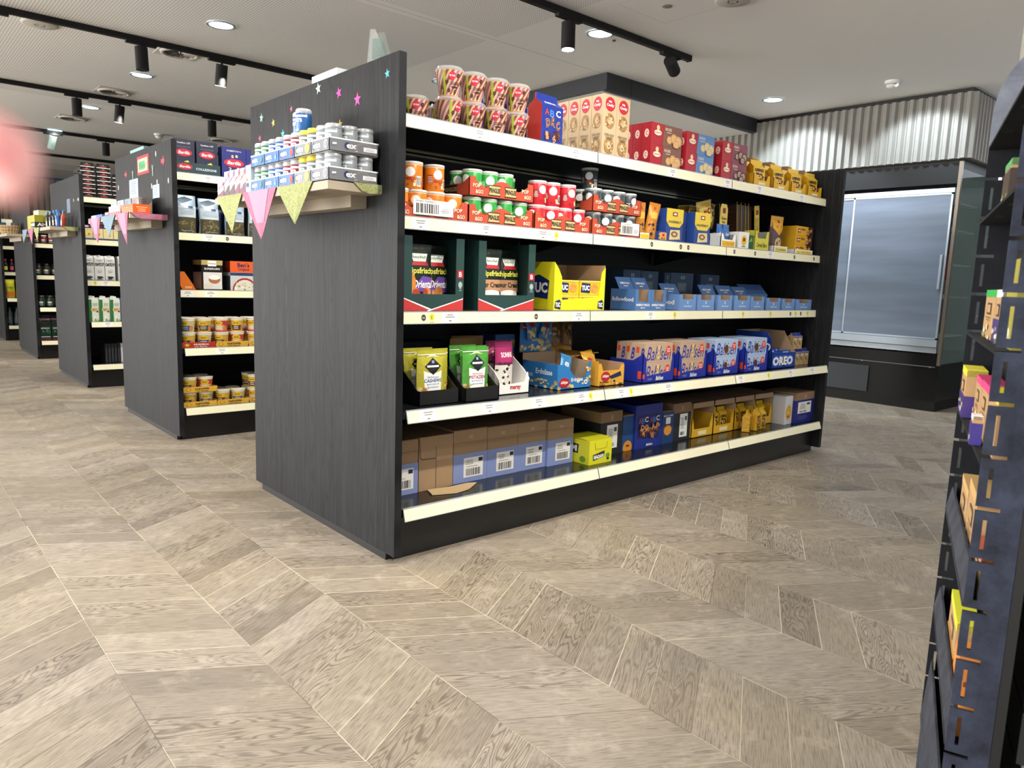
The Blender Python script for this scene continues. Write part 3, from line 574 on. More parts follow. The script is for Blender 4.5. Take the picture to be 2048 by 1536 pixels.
# --- second shelf: small crisp cans in red trays
def make_can(c, c2, rim_tint):
    t = thing('snack_can', 'x', 'crisp can'); mb = MB(); pr = [(.0355, 0), (.0365, .002), (.0365, .088), (.0355, .090)]
    mb.lathe(pr, M(c, .3), 32); F = cyl(mb, [(.0365, .002), (.0365, .088)], 2 * pi * .99, -128)
    F.rect(0, .93, 1, .04, M(rim_tint, .4)); F.ell(.5, .66, .075, .19, W_, 20); F.text('PRINGLES', .425, .33, .15, .12, RED, bold=.04)  # paler band round the can just under the lid
    F.rect(.60, .10, .085, .40, W_).bars(.607, .14, .07, .32); F.rect(.33, .3, .08, .35, M(c2, .4)); F.lines(.33, .3, .08, .3, 5, W_)
    F.poly([(.70, .1), (.84, .1), (.9, .6), (.74, .55)], M(c2, .35)); F.blobs(.52, .1, .1, .25, 5, [M('#e8b860'), M(c2)], .02, 2.6); F.rect(.55, .1, .03, .12, W_); F.rect(.45, .12, .03, .09, M(c2, .3))
    F.ell(.08, .66, .06, .16, W_, 16); F.rect(.12, .2, .07, .35, W_).bars(.127, .24, .055, .28)
    mb.build('can_body', t); l = MB(); l.lathe([(.0372, .0865), (.0378, .088), (.0378, .0935), (.036, .0945), (.034, .0925), (.001, .0925)], clear('can_lid', '#dfe4e4', .25, .8), 32); l.build('lid', t); return t
CANS = {'orange': Proto(make_can('#d97a1c', '#a84a10', '#f2c9a0')), 'green': Proto(make_can('#2f9440', '#8fd094', '#bfe6bf')), 'red': Proto(make_can('#c42330', '#8d1420', '#eab0b4')), 'black': Proto(make_can('#3a4346', '#22282a', '#8d9698'))}
CG = {k: '%s crisp cans on the second shelf' % k for k in CANS}
def can(k, x, y, z, lab, rz=0): CANS[k].at((x, y, z), lab, R(rz), CG[k])
def red_tray(w, txt=True):
    mb = MB(); d = .235; t = .0025; h = .045; c = M('#b8492f', .55)
    top = [(0, h + .022), (.03, h + .024)] + [(x / 40 * w, h - .012 + .030 * abs(cos(x / 40 * pi * 2)) ** 1.6) for x in range(4, 37)] + [(w - .03, h + .024), (w, h + .022)]
    mb.box(0, 0, 0, w, d, .002, KRAFT2); mb.prism([(0, 0), (w, 0)] + top[::-1], 0, t, c); mb.prism([(0, 0), (w, 0), (w, h), (0, h)], d - t, d, c)
    for x in (0, w - t): mb.prism([(0, 0), (d, 0), (d, h), (.04, h), (0, h + .022)], x, x + t, c, 'x')
    F = fr(mb, 0, 0, w, .05, 0); L = lf(mb, 0, 0, d, .05, 0)
    for k in ((.28, .53) if txt else (.3,)):
        F.poly([(k, .15), (k + .19, .15), (k + .17, .52), (k + .19, .92), (k, .92), (k + .02, .52)], M('#2c2a1c')); F.poly([(k + .008, .22), (k + .182, .22), (k + .165, .52), (k + .182, .85), (k + .008, .85), (k + .025, .52)], M('#c9b27c')); F.text('PRINGLES', k + .015, .36, .16, .36, M('#2c2a1c'), bold=.05)
    F.text('POP', .05, .62, .11, .28, CREAM); F.text('&GO', .09, .2, .11, .28, CREAM); F.text('POP', .80, .62, .11, .28, CREAM); F.text('&GO', .84, .2, .11, .28, CREAM)
    L.poly([(.3, .2), (.7, .2), (.66, .5), (.7, .85), (.3, .85), (.34, .5)], M('#2c2a1c')); L.text('PRINGLES', .33, .38, .34, .3, M('#c9b27c')); return mb
RT = Proto(tag(red_tray(.318).build('crisp_tray'), 'x', 'display tray', 'red corrugated crisp trays'))
y0 = .118
RTs = [(.056, y0, z2, 'red crisp tray of orange cans at the left end'), (.377, y0, z2, 'red crisp tray of green cans, lower one'), (.706, y0, z2, 'red crisp tray of red cans'), (1.036, y0, z2, 'red crisp tray of black cans, lower one'), (.377, y0, z2 + .0985, 'red crisp tray of green cans, stacked upper one'), (1.036, y0, z2 + .0985, 'red crisp tray of black cans, stacked upper one')]
for x, y, z, l in RTs: RT.at((x, y, z), l)
for k, x0 in (('orange', .056), ('green', .377), ('red', .706), ('black', 1.036)):
    for r in range(2):
        for i in range(4): can(k, x0 + .044 + i * .0768, y0 + .042 + r * .077, z2 + .0025, '%s crisp can in the lower tray, %s row, %s from the left' % (k, ('front', 'rear')[r], ORD[i]), (i * 37 + r * 50) % 70 - 35)
for k, x0, row in (('green', .377, (1, 1, 1, 0)), ('black', 1.036, (1, 1, 1, 1))):
    for r in range(2):
        for i in range(4):
            if row[i] or r: can(k, x0 + .044 + i * .0768, y0 + .042 + r * .077, z2 + .101, '%s crisp can in the upper tray, %s row, %s from the left' % (k, ('front', 'rear')[r], ORD[i]), (i * 53 + r * 30) % 80 - 40)
for x, rz, n in ((.165, -6, 'left'), (.257, 28, 'right')): can('orange', x, y0 + .052, z2 + .0970, 'orange crisp can standing on the lower tray, %s one of two' % n, rz)
for x, y, rz, n in ((.752, .16, 35, 'leftmost, touching the green tray'), (.829, .16, 10, 'middle one of the loose three'), (.915, .155, 30, 'rightmost, standing apart')): can('red', x, y, z2 + .0970, 'red crisp can on top of the lower cans, %s' % n, rz)
can('black', 1.125, y0 + .11, z2 + .1965, 'single black crisp can standing alone on top of the stack', -12)
def barcode_card(x, w, txt, lab):
    m = MB(); m.box(0, -.0012, 0, w, 0, .052, W_); F = fr(m, 0, 0, w, .052, -.0012); F.text(txt, .05, .82, .5, .12, M('#6b6b6b'), bold=0); F.bars(.07, .12, .55, .62); F.lines(.66, .2, .28, .3, 3, M('#9a9a9a')); m.build('barcode_card', None, (x, y0 - .002, z2 + .012), 0, lab, 'card')
barcode_card(.135, .17, 'SWEET PAPRIKA', 'white barcode card reading sweet paprika on the orange cans tray'); barcode_card(1.22, .125, 'CLASSIC', 'white barcode card on the front of the black cans tray')
# --- second shelf right: gluten-free goods
def thin_tray(x, y, z, w, d, hf, hb, mo, lab, txt=None, tc=None, band=None, grp=None, mi=None, notch=0, rz=0):
    mb, F, L, _ = tray(w, d, hf, hb, mo, mi or KRAFT2, None, notch)
    if band: F.rect(.08, .12, .84, .7, band)
    if txt: F.text(txt, .14, .28, .72, .36, tc or INK)
    return mb.build('display_tray', None, (x, y, z), rz, lab, 'display tray', grp)
thin_tray(1.357, .12, z2, .07, .2, .03, .10, W_, 'narrow white tray of orange biscuit bags leaning, beside the black cans', None, None, YEL, None, M('#c9c4b8'))
def bag(w, h, d, mat, deco, seed=0, side=None, seal=.07):
    mb, F = pouch(w, h, d, mat, seal, False, seed, side); deco(F); return mb
def deco_orange(F): F.text('S', .4, .8, .2, .08, RED); F.rect(.2, .55, .6, .18, M('#f0b040')); F.blobs(.2, .08, .6, .4, 8, [CHOC, COOKIE], .12, .35)
ob = bag(.06, .165, .03, FOIL('#c9832a'), deco_orange, 3).build('biscuit_bag', None, (1.392, .15, z2 + .0035), R(-3), 'orange biscuit bag standing in the narrow white tray', 'biscuit bag', 'orange biscuit bags'); dup(ob, (1.392, .195, z2 + .0035), 'orange biscuit bag behind the first one in the narrow white tray', R(3))
ob2 = dup(ob, (1.462, .15, z2 + .009), 'orange biscuit bag leaning to the right beside the blue cartons', R(-25)); ob2.rotation_euler = (0, R(8), R(-20))
def bake(x, y, lab, w=.13, d=.16):
    mb, F, L, T = carton(w, d, .155, M('#2b4a93', .4)); R_ = Face(mb, lambda a, b, l: (w + l, a * d, b * .155)); F.poly([(0, 1), (1, 1), (1, .62), (.8, .45), (.2, .45), (0, .62)], M('#e6cb3f', .4)); F.rect(.36, .78, .28, .12, M('#8b1d22')); F.rect(.42, .81, .16, .06, W_)
    F.text('KNUSPERBROT', .12, .57, .76, .07, M('#27345c')); F.poly([(.2, .06), (.86, .1), (.82, .38), (.25, .36)], M('#e2cf9c')); F.ring(.5, .24, .2, .09, M('#7d5a34'), M('#d9c08a'), .5); L.lines(.15, .3, .6, .5, 8, M('#5b78b8')); L.text('B', .3, .1, .2, .12, W_); return mb.build('crispbread_carton', None, (x, y, z2), 0, lab, 'food carton', 'blue and yellow crispbread cartons')
bake(1.545, .12, 'blue and yellow crispbread carton, left one of the front two'); bake(1.77, .12, 'blue and yellow crispbread carton, right one of the front two')
for x, l in ((1.50, 'left'), (1.71, 'right')):
    mb, F, L, T = carton(.032 if x > 1.6 else .04, .3, .15, M('#22397a', .4)); L.lines(.1, .2, .7, .6, 8, M('#4662a8')); mb.build('blue_carton', None, (x, .15 if x > 1.6 else .19, z2), 0, 'plain dark blue carton edge beside the %s crispbread carton' % l, 'food carton')
mb, F, L, T = carton(.07, .05, .045, M('#27458c', .4)); F.rect(.15, .15, .7, .75, M('#e2a552')); F.rect(.38, .5, .24, .25, RED); F.text('MUG', .3, .2, .4, .2, BRN); F.ring(.05, .5, .1, .3, M('#e2a552'), M('#27458c', .4), .5); mb.build('mug_cake_box', None, (1.492, .119, z2), 0, 'small blue box with an orange mug picture, in front of the crispbread', 'food box')
thin_tray(1.905, .12, z2, .095, .25, .055, .075, M('#b9bdc0'), 'grey-sided open tray beneath the pretzel bags, plain left one', grp='gluten-free display trays')
thin_tray(2.004, .12, z2, .138, .25, .04, .06, W_, 'white and yellow notched tray reading gluten free', 'GLUTEN FREE', ORG, YEL, 'gluten-free display trays', M('#8f938f'), .03)
def deco_pret(F): F.rect(.1, .15, .8, .6, M('#d9c25a')); F.rect(.3, .55, .2, .12, RED); F.ring(.7, .6, .18, .12, M('#7a4a24'), M('#d9c25a'), .5); F.text('Salinis', .2, .28, .6, .1, BRN)
pb = bag(.11, .13, .045, FOIL('#a58b3a'), deco_pret, 9).build('pretzel_bag', None, (1.968, .2, z2 + .100), 0, 'gold pretzel bag tipped forward over the grey tray', 'snack bag', 'gold pretzel bags'); pb.rotation_euler = (0, R(-14), R(-8))
for i, (x, y, z, r) in enumerate(((2.06, .255, .10, 3), (1.968, .325, .085, -6), (2.08, .335, .095, 10), (1.962, .268, .078, 0))): q = dup(pb, (x, y, z2 + z), 'gold pretzel bag in the heap behind, %s' % ('leftmost', 'rear left', 'rear right', 'lowest')[[1, 0, 2, 3][i]]); q.rotation_euler = (0, R(r), R(r))
m = MB(); m.prism([(0, 0), (.075, 0), (.075, .12), (.06, .145), (.01, .145), (0, .12)], 0, .002, M('#e3cd62')); F = fr(m, 0, 0, .075, .145, 0); F.rect(.3, .68, .4, .18, M('#8b1d22')); F.text('Gluten', .15, .45, .7, .1, BRN); F.text('free', .3, .33, .4, .09, BRN); F.rect(.0, .0, 1, .2, M('#3c66b0')); m.build('shelf_card', None, (2.05, .165, z2 + .078), R(4), 'yellow header card with rounded top above the notched tray', 'card')
def deco_blue(F): F.text('Snack', .2, .5, .6, .14, W_); F.rect(.1, .1, .8, .25, M('#2a4a92'))
for i, x in enumerate((2.045, 2.10)): bag(.062, .115, .03, FOIL('#3f6fb4'), deco_blue, 20 + i).build('snack_pouch', None, (x, .165, z2 + .0035), R(4), 'blue snack pouch in the notched tray, %s one' % ('left', 'right')[i], 'snack bag')
mb, F, L, T = carton(.094, .16, .088, W_); F.ell(.5, .5, .26, .3, YEL); F.rect(.38, .45, .24, .2, M('#8b1d22')); F.lines(.3, .1, .4, .1, 1, INK); mb.build('sun_logo_box', None, (2.17, .12, z2), 0, 'white closed box with a yellow sun logo on the second shelf', 'food box')
thin_tray(2.322, .12, z2, .145, .25, .065, .07, M('#d9cf4a', .5), 'yellow and green notched tray of dark bars', 'Cereal Bars', M('#3f5a24'), None, 'gluten-free display trays', M('#9aa09a'), .04)
mb, F, L, T = carton(.05, .15, .075, M('#1f5a34', .45)); F.poly([(.1, .5), (.8, .6), (.6, .9)], M('#8bb33c')); mb.build('green_box', None, (2.269, .125, z2), 0, 'small dark green box wedged beside the yellow notched tray', 'food box')
for i, x in enumerate((2.285, 2.325, 2.365, 2.40)):
    m = MB(); m.box(0, 0, 0, .033, .11, .155, M('#3e281c', .35)); L = lf(m, 0, 0, .11, .17, 0); L.rect(.0, .02, .07, .96, M('#c9a63a')); L.lines(.2, .1, .6, .8, 6, M('#55392a')); F = fr(m, 0, 0, .034, .17, 0); F.rect(0, 0, .12, 1, M('#c9a63a')); o = m.build('bar_pack', None, (x, .21, z2 + .084), 0, 'dark brown bar pack leaning left, %s from the left' % ORD[i], 'chocolate bar pack', 'dark bar packs leaning in a row'); o.rotation_euler = (0, R(-7), 0)
m = MB(); m.box(0, 0, 0, .045, .004, .19, M('#dcc23e', .4)); F = fr(m, 0, 0, .045, .19, 0); F.rect(.2, .74, .6, .14, M('#8b1d22')); F.text('Cereals', .1, .3, .22, .36, BRN, 90); F.text('Biscuit', .5, .3, .22, .36, BRN, 90); o = m.build('bar_header_card', None, (2.44, .19, z2 + .055), 0, 'slanting yellow card strip beside the brown bar packs', 'card'); o.rotation_euler = (0, R(-8), 0)
thin_tray(2.525, .12, z2, .15, .2, .035, .10, W_, 'white tray holding the cookie bag with a yellow top', 'Cookies', BRN, LYEL, 'gluten-free display trays', M('#a9adae'))
def deco_cook(F): F.poly([(0, .98), (1, .98), (1, .7), (.5, .45), (0, .7)], M('#dba328')); F.text('~', .3, .66, .4, .08, BRN); F.rect(.42, .8, .16, .08, M('#8b1d22')); F.ell(.5, .25, .24, .15, M('#d9b580')); F.blobs(.36, .15, .28, .2, 9, [CHOC], .04, .7)
bag(.125, .2, .05, FOIL('#5a4648'), deco_cook, 31).build('cookie_bag', None, (2.60, .165, z2 + .0035), R(-3), 'purple-brown cookie bag with a yellow top flap', 'biscuit bag')
thin_tray(2.755, .12, z2, .215, .2, .028, .03, W_, 'low white tray under three stacked yellow boxes', 'GLUTEN FREE', ORG, LYEL, 'gluten-free display trays')
for i in range(3):
    mb, F, L, T = carton(.2, .14, .052, M('#dca722', .4)); F.rect(.12, .3, .16, .4, M('#8b1d22')); F.rect(.15, .42, .1, .16, W_); F.text('Wafers', .32, .55, .22, .25, BRN); F.poly([(.62, 0), (1, 0), (1, 1), (.72, 1)], CHOC); F.ring(.7, .4, .08, .3, M('#e0b070'), M('#8a5a30'), .6); F.ring(.86, .6, .07, .25, M('#8a5a30'), M('#e0b070'), .5)
    mb.build('wafer_box', None, (2.762 + .003 * i, .128, z2 + .004 + i * .0528), 0, 'yellow and brown wafer box, %s of the stack of three' % ('lowest', 'middle', 'top')[i], 'biscuit box', 'yellow wafer boxes in a stack')

# --- third shelf: crisp bag displays
DG = M('#21413f', .5)
def chips_display(x, w, lab):
    m = MB(); h = .262; d = .24; t = .003; m.box(0, 0, 0, w, t, .062, DG); m.box(0, 0, .062, .036, t, h, DG); m.box(w - .036, 0, .062, w, t, h, DG); m.box(0, t, 0, w, d, .003, KRAFT2); m.box(0, d - t, 0, w, d, h, M('#15201f')); m.box(0, t, .003, t, d, h, DG); m.box(w - t, t, .003, w, d, h, DG)
    F = fr(m, 0, 0, w, h, 0); F.poly([(.01, .01), (.46, .01), (.01, .17)], M('#c43a38')); F.poly([(.99, .01), (.40, .01), (.99, .17)], M('#c43a38')); F.poly([(.01, .17), (.01, .185), (.47, .03), (.45, .012)], W_); F.poly([(.99, .17), (.99, .185), (.38, .012), (.40, .0)], W_)
    F.rect(.885, .46, .1, .11, RED); F.text('B', .91, .48, .05, .07, W_); F.ell(.935, .37, .035, .045, M('#9fb0ae')); F.lines(.9, .28, .07, .05, 2, M('#9fb0ae'))
    return m.build('crisp_display', None, (x, .118, z3), 0, lab, 'display tray', 'tall dark green crisp displays')
chips_display(.10, .262, 'tall green display box at the left end, holding red and violet crisp bags'); chips_display(.430, .288, 'tall green display box holding two sour cream crisp bags')
def crisp_deco(kind):
    def f(F):
        F.rect(.0, .28, 1, .64, M('#16231c', .3)); F.poly([(.38, .72), (.75, .72), (.85, .86), (.3, .86)], M('#e9efe9')); F.poly([(.3, .68), (.85, .68), (.78, .74), (.36, .74)], RED); F.text('funny-frisch', .36, .77, .42, .06, M('#1c6a3c'), shear=.2)
        F.text('Chipsfrisch', .03, .53, .94, .12, M('#e9e85a'), bold=.02)
        if kind == 0: F.poly([(.25, .3), (.98, .26), (1, .5), (.6, .52), (.4, .4)], M('#6a4aa0')); F.text('Oriental', .3, .34, .66, .12, W_, shear=.3); F.ell(.22, .42, .17, .17, M('#d98a3a')); F.blobs(.02, .02, .9, .3, 16, [M('#c98a48'), M('#d9a050'), M('#b8743a'), M('#b03a2a')], .13, .6)
        else: F.rect(0, .3, 1, .2, M('#b98a68')); F.text('Sour Cream', .04, .37, .92, .09, M('#1c2a1c'), bold=.04); F.poly([(.2, .06), (.75, .06), (.86, .26), (.12, .26)], W_); [F.poly([(.24 + i * .11, .07), (.29 + i * .11, .07), (.27 + i * .14, .2), (.2 + i * .14, .2)], M('#2d6a3c')) for i in range(5)]; F.ell(.5, .28, .34, .05, W_); F.blobs(.0, .0, .9, .12, 9, [M('#e3cf6a'), M('#c9a840'), M('#7aa03c')], .12, .4)
    return f
for i, (x, k, rz, lab) in enumerate(((.177, 0, 0, 'crisp bag with violet band, left one in the first green display'), (.284, 0, 0, 'crisp bag with large violet band and yellow lettering, right one in the first green display'), (.507, 1, 0, 'sour cream crisp bag, left one in the second green display'), (.642, 1, 0, 'sour cream crisp bag, right one in the second green display'))):
    bag(.135 if k else .14, .232, .05, FOIL('#1f2a24'), crisp_deco(k), 40 + i).build('crisp_bag', None, (x, (.155, .210)[i % 2], z3 + .004), R(rz), lab, 'crisp bag', 'dark crisp bags')
bag(.13, .24, .05, FOIL('#7c1c26'), lambda F: F.rect(.1, .5, .8, .3, M('#b0303a')), 47).build('crisp_bag', None, (.18, .275, z3 + .004), 0, 'dark red crisp bag behind the violet ones in the first green display', 'crisp bag', 'dark crisp bags')
# --- yellow cracker box
YB = M('#e6dd25', .4)
m = MB(); w_, d_, h_ = .31, .24, .2; t = .003
m.box(0, 0, 0, w_, d_, t, KRAFT2); m.prism([(0, 0), (w_, 0), (w_, h_ * .93), (w_ * .93, h_ * .82), (w_ * .88, h_ * .3), (w_ * .16, h_ * .23), (w_ * .14, h_ * .7), (w_ * .08, h_ * .86), (0, h_)], 0, t, YB); m.box(0, d_ - t, 0, w_, d_, h_ * .98, KRAFT); m.box(0, t, t, t, d_, h_, YB); m.box(w_ - t, t, t, w_, d_, h_ * .98, KRAFT); m.box(t, t, t, t + .001, d_ - t, h_ - .004, KRAFT)
F = fr(m, 0, 0, w_, h_, 0); L = lf(m, 0, 0, d_, h_, 0); NV = M('#17275e')
for a in (.02, .86): F.poly([(a, .06), (a + .11, .03), (a + .12, .18), (a + .09, .24), (a + .01, .2)], NV); F.text('TUC', a + .015, .08, .09, .1, W_, bold=.06)
L.poly([(.35, .28), (.85, .24), (.88, .62), (.62, .74), (.32, .66)], NV); L.text('TUC', .38, .36, .46, .22, W_, bold=.05)
m.build('cracker_box', None, (.828, .118, z3), 0, 'large bright yellow open box of cracker packs', 'display tray')
mb, F, L, T = carton(.128, .045, .062, M('#e8c31e', .3)); F.poly([(.06, .2), (.5, .15), (.52, .8), (.1, .85)], NV); F.text('TUC', .1, .32, .38, .36, W_, bold=.06); F.ell(.72, .5, .2, .32, M('#e0a04a')); F.blobs(.58, .3, .3, .4, 5, [M('#c9822a')], .03, 2); F.rect(.0, .9, 1, .1, M('#f1dc60'))
TC = Proto(tag(mb.build('cracker_pack'), 'x', 'cracker pack', 'yellow cracker packs in the open box'))
for r in range(2):
    for l in range(2):
        for c in range(2): TC.at((.828 + .024 + c * .1325, .1238 + r * .048, z3 + .0035 + l * .063), 'yellow cracker pack, %s column, %s layer, %s row' % (('left', 'right')[c], ('lower', 'upper')[l], ('front', 'back')[r]))
# --- light blue organic snack boxes
FB = M('#4f78b0', .5); FB2 = M('#3d5f92', .55); FL = M('#6d94cc', .5)
def ff(x, w, h, lab, big=False, lid=1, fill=('#7a3030', '#e0d8d0', '#55352a'), d=.15, y=.122):
    t = thing('snack_box', lab, 'snack box', (x, y, z3), group='light blue organic snack boxes'); c = FB if big else FL; k = .0018
    m = MB(); m.box(k, k, 0, w - k, d - k, k, c); hf = h * (.42 if big else .68)
    m.prism([(0, 0), (w, 0), (w, h), (w * .82, h), (w * .8, hf), (w * .2, hf), (w * .18, h), (0, h)], 0, k, c); m.box(0, d - k, 0, w, d, h, KRAFT); m.box(0, k, k, k, d - k, h, c); m.box(w - k, k, k, w, d - k, h, KRAFT); m.box(k, k, k, k * 1.5, d - k, h - .001, KRAFT)
    F = fr(m, 0, 0, w, h, 0); L = lf(m, 0, 0, d, h, 0)
    if big: F.text('ENERGY BALLS', .06, .22, .86, .1, W_, bold=.04); F.text('BIO', .35, .1, .3, .06, W_); L.text('followfood', .06, .42, .86, .2, W_, bold=.02)
    else: F.text('i', .47, .42, .05, .18, W_); F.text('followfood', .28, .22, .44, .1, W_); L.text('food', .3, .35, .5, .3, W_)
    m.build('carton', t)
    if lid:
        l = MB(); hh = .05 if not big else .055; s = .034
        l.add([(.002, d - .05, h), (w - .002, d - .05, h), (w - .002, d - .05 + s, h + hh), (.002, d - .05 + s, h + hh), (.002, d - .047, h), (w - .002, d - .047, h), (w - .002, d - .047 + s, h + hh), (.002, d - .047 + s, h + hh)], [(0, 1, 2, 3), (7, 6, 5, 4), (0, 4, 5, 1), (1, 5, 6, 2), (2, 6, 7, 3), (3, 7, 4, 0)], FB2)
        l.box(.004, d - .05, h - .02, w - .004, d - .047, h, FB2)
        Q = Face(l, lambda a, b, q: (.002 + a * (w - .004), d - .05 + s * b - q, h + hh * b)); Q.text('FRUIT & NUT' if not big else 'ENERGY BALLS', .2, .42, .6, .16, W_, bold=.02); Q.lines(.35, .2, .3, .12, 1, W_); l.build('lid', t)
    f = MB()
    for i in range(9): a = (i % 3 + .5) / 3 * (w - .02) + .01 + random.uniform(-.006, .006); b = .014 + (i // 3) * .025; f.prism([(a - .014, .004), (a + .012, .002), (a + .015, h * .42 if big else h * .7), (a - .008, h * .36 if big else h * .62)], b, b + .016, FOIL(fill[i % len(fill)]))
    f.build('wrapped_bars', t)
ff(1.356, .112, .097, 'blue organic snack box with white lettering on its side, leftmost', True, d=.15); ff(1.470, .112, .097, 'blue organic snack box reading energy balls, second from the left', True)
FFD = [(1.690, .138, .078, 1, ('#2f8a3c', '#3ca04a', '#d0d8c8')), (1.842, .145, .078, 0, ('#6d8f78', '#5a7a66')), (2.020, .132, .078, 1, ('#e0d8d0', '#c08a7a')), (2.178, .15, .078, 1, ('#b59a7a', '#a88a68')), (2.336, .138, .074, 1, ('#c9b79a', '#a98d6d')), (2.503, .147, .068, 0, ('#c05048', '#d08070')), (2.672, .14, .065, 0, ('#a03a3a', '#c05850')), (2.832, .185, .062, 0, ('#7a3a30', '#a04a40'))]
for i, (x, w, h, l, fl) in enumerate(FFD): ff(x, w, h, 'light blue organic bar box, %s from the left among the small ones' % ORD[i], False, l, fl, y=.122)
m = MB(); w_ = .26; m.add([(0, 0, 0), (w_, 0, 0), (w_, .05, .055), (0, .05, .055), (0, .004, 0), (w_, .004, 0), (w_, .054, .055), (0, .054, .055)], [(0, 1, 2, 3), (7, 6, 5, 4), (0, 4, 5, 1), (1, 5, 6, 2), (2, 6, 7, 3), (3, 7, 4, 0)], FB2); m.box(0, -.003, -.02, w_, 0, .0, FB); m.box(0, .0, -.085, .003, .03, -.02, FB2); m.box(w_ - .003, .0, -.085, w_, .03, -.02, FB2); m.box(0, .0, -.085, w_, .03, -.083, FB2)
m.build('upright_lid_carton', None, (2.52, .285, z3 + .0855), 0, 'dark blue flipped-up carton lid behind the rightmost organic boxes', 'snack box')
for i, (x, w, h, c) in enumerate(((1.53, .136, .19, '#3c5474'), (1.672, .135, .188, '#405878'), (1.86, .05, .185, '#2c405c'), (1.915, .2, .187, '#3f5774'), (2.185, .18, .185, '#33476a'))):
    mb, F, L, T = carton(w, .14, h, M(c, .6)); F.text('88', .42, .82, .2, .1, M('#8fa2bb')); F.rect(.3, .45, .4, .28, M('#66788c')).l = .001; F.lines(.32, .5, .36, .2, 4, M('#97a6b5')); mb.build('outer_carton', None, (x, .35, z3), 0, 'tall grey-blue stock carton in the shade behind the snack boxes, %s from the left' % ORD[i], 'carton', 'grey-blue stock cartons at the back')

# --- fourth shelf: nut pouches in black trays
BT = M('#17181a', .4)
def nut_tray(x, y, w, lab):
    m = MB(); d = .15; t = .0025; m.box(0, 0, 0, w, d, t, BT); m.box(0, 0, 0, w, t, .052, BT); m.box(0, d - t, 0, w, d, .13, BT)
    for q in (0, w - t): m.prism([(0, 0), (d, 0), (d, .13), (d * .85, .13), (.012, .052), (0, .052)], q, q + t, BT, 'x')
    return m.build('pouch_tray', None, (x, y, z4), 0, lab, 'display tray', 'black pouch trays')
nut_tray(.128, .050, .172, 'black cut-down tray of cashew pouches at the left end'); nut_tray(.318, .034, .158, 'black cut-down tray of pistachio pouches')
def nut_deco(name, c, nutc, shift=0):
    def f(F):
        F.poly([(.18, .62), (.5, .56), (.82, .62), (.76, .04), (.24, .04)], W_)
        F.poly([(.5, .54), (.78, .70), (.5, .86), (.22, .70)], M('#10131c')); F.rect(.30, .685, .4, .035, W_); F.rect(.46, .76, .08, .05, M('#8aa0c8')); F.poly([(.25, .86), (.5, .93), (.75, .86), (.5, .89)], M('#d9d9a0'))
        F.text('delicious', .30, .485, .40, .04, c, bold=0); F.text(name, .20, .405, .60, .065, c, bold=.02); F.text('geröstet &', .28, .345, .44, .045, M('#3a7ab8'), bold=0); F.text('gesalzen', .30, .29, .40, .045, M('#3a7ab8'), bold=0); F.lines(.34, .12, .32, .08, 3, M('#8a8a8a'))
        F.blobs(.0, .04, .25, .26, 12, nutc, .07, .5); F.blobs(.8, .06, .2, .3, 6, nutc, .05, .6); F.rect(.0, .91, 1, .015, M('#d8d8d0'))
    return f
POU = [(.1945, .078, 0, 0, 'cashew pouch with white label, front one in the left black tray'), (.233, .120, 0, 0, 'cashew pouch, right one partly covered in the left black tray'), (.196, .163, 0, 0, 'cashew pouch at the far left against the end panel')]
cash = lambda i: bag(.125, .19, .034, FOIL('#b9b43c'), nut_deco('CASHEWS', M('#2a5a9a'), [M('#e2c98a'), M('#c9924a'), M('#b57a3c')]), 60 + i)
pist = lambda i: bag(.125, .195, .034, FOIL('#4f9a3c'), nut_deco('PISTAZIEN', M('#9c2a50'), [M('#c9a878'), M('#8a6a3c'), M('#b8a060')]), 70 + i)
for i, (x, y, r, _, l) in enumerate(POU): cash(i).build('nut_pouch', None, (x, y, z4 + .003), R(r), l, 'nut pouch', 'yellow-green cashew pouches')
for i, (x, y, r, l) in enumerate(((.386, .062, 0, 'green pistachio pouch with pinkish label, front one'), (.409, .104, 0, 'green pouch turned to show its barcode, right of the pistachio label'), (.388, .147, 0, 'green pistachio pouch behind the other two'))): pist(i).build('nut_pouch', None, (x, y, z4 + .003), R(r), l, 'nut pouch', 'green pistachio pouches')
# white tray of sunflower seeds, blue peanut and yellow trail-mix boxes
m = MB(); w_, d_, t = .16, .20, .003; m.box(0, 0, 0, w_, d_, t, W_); m.prism([(0, 0), (w_, 0), (w_, .045), (w_ * .94, .085), (w_ * .84, .045), (.03, .038), (0, .05)], 0, t, W_); m.prism([(0, 0), (d_, 0), (d_, .14), (.1, .135), (.03, .09), (0, .06)], w_ - t, w_, W_, 'x'); m.prism([(0, 0), (d_, 0), (d_, .14), (.1, .135), (.03, .09), (0, .06)], 0, t, W_, 'x'); m.box(0, d_ - t, 0, w_, d_, .14, W_)
fr(m, 0, 0, w_, .045, 0).text('meray', .36, .3, .36, .42, RED, bold=.03); m.build('display_tray', None, (.532, .10, z4), 0, 'white notched tray with a red word on its front, half empty', 'display tray')
def sun_deco(F): F.rect(0, 0, 1, .55, M('#d8d4cc')); F.blobs(.0, .05, 1, .55, 26, [M('#1d1b1a'), M('#efece6'), M('#3a3532')], .07, .45); F.rect(.0, .6, 1, .3, M('#a82a66')); F.text('SONNE', .2, .7, .6, .1, W_); F.rect(.3, .03, .3, .1, RED)
sb = bag(.105, .20, .05, FOIL('#8f2458'), sun_deco, 80).build('seed_pouch', None, (.59, .15, z4 + .004), R(8), 'magenta and black-white sunflower seed pouch in the white tray', 'snack pouch', 'magenta seed pouches'); dup(sb, (.60, .205, z4 + .004), 'magenta seed pouch behind the first one in the white tray', R(-6))
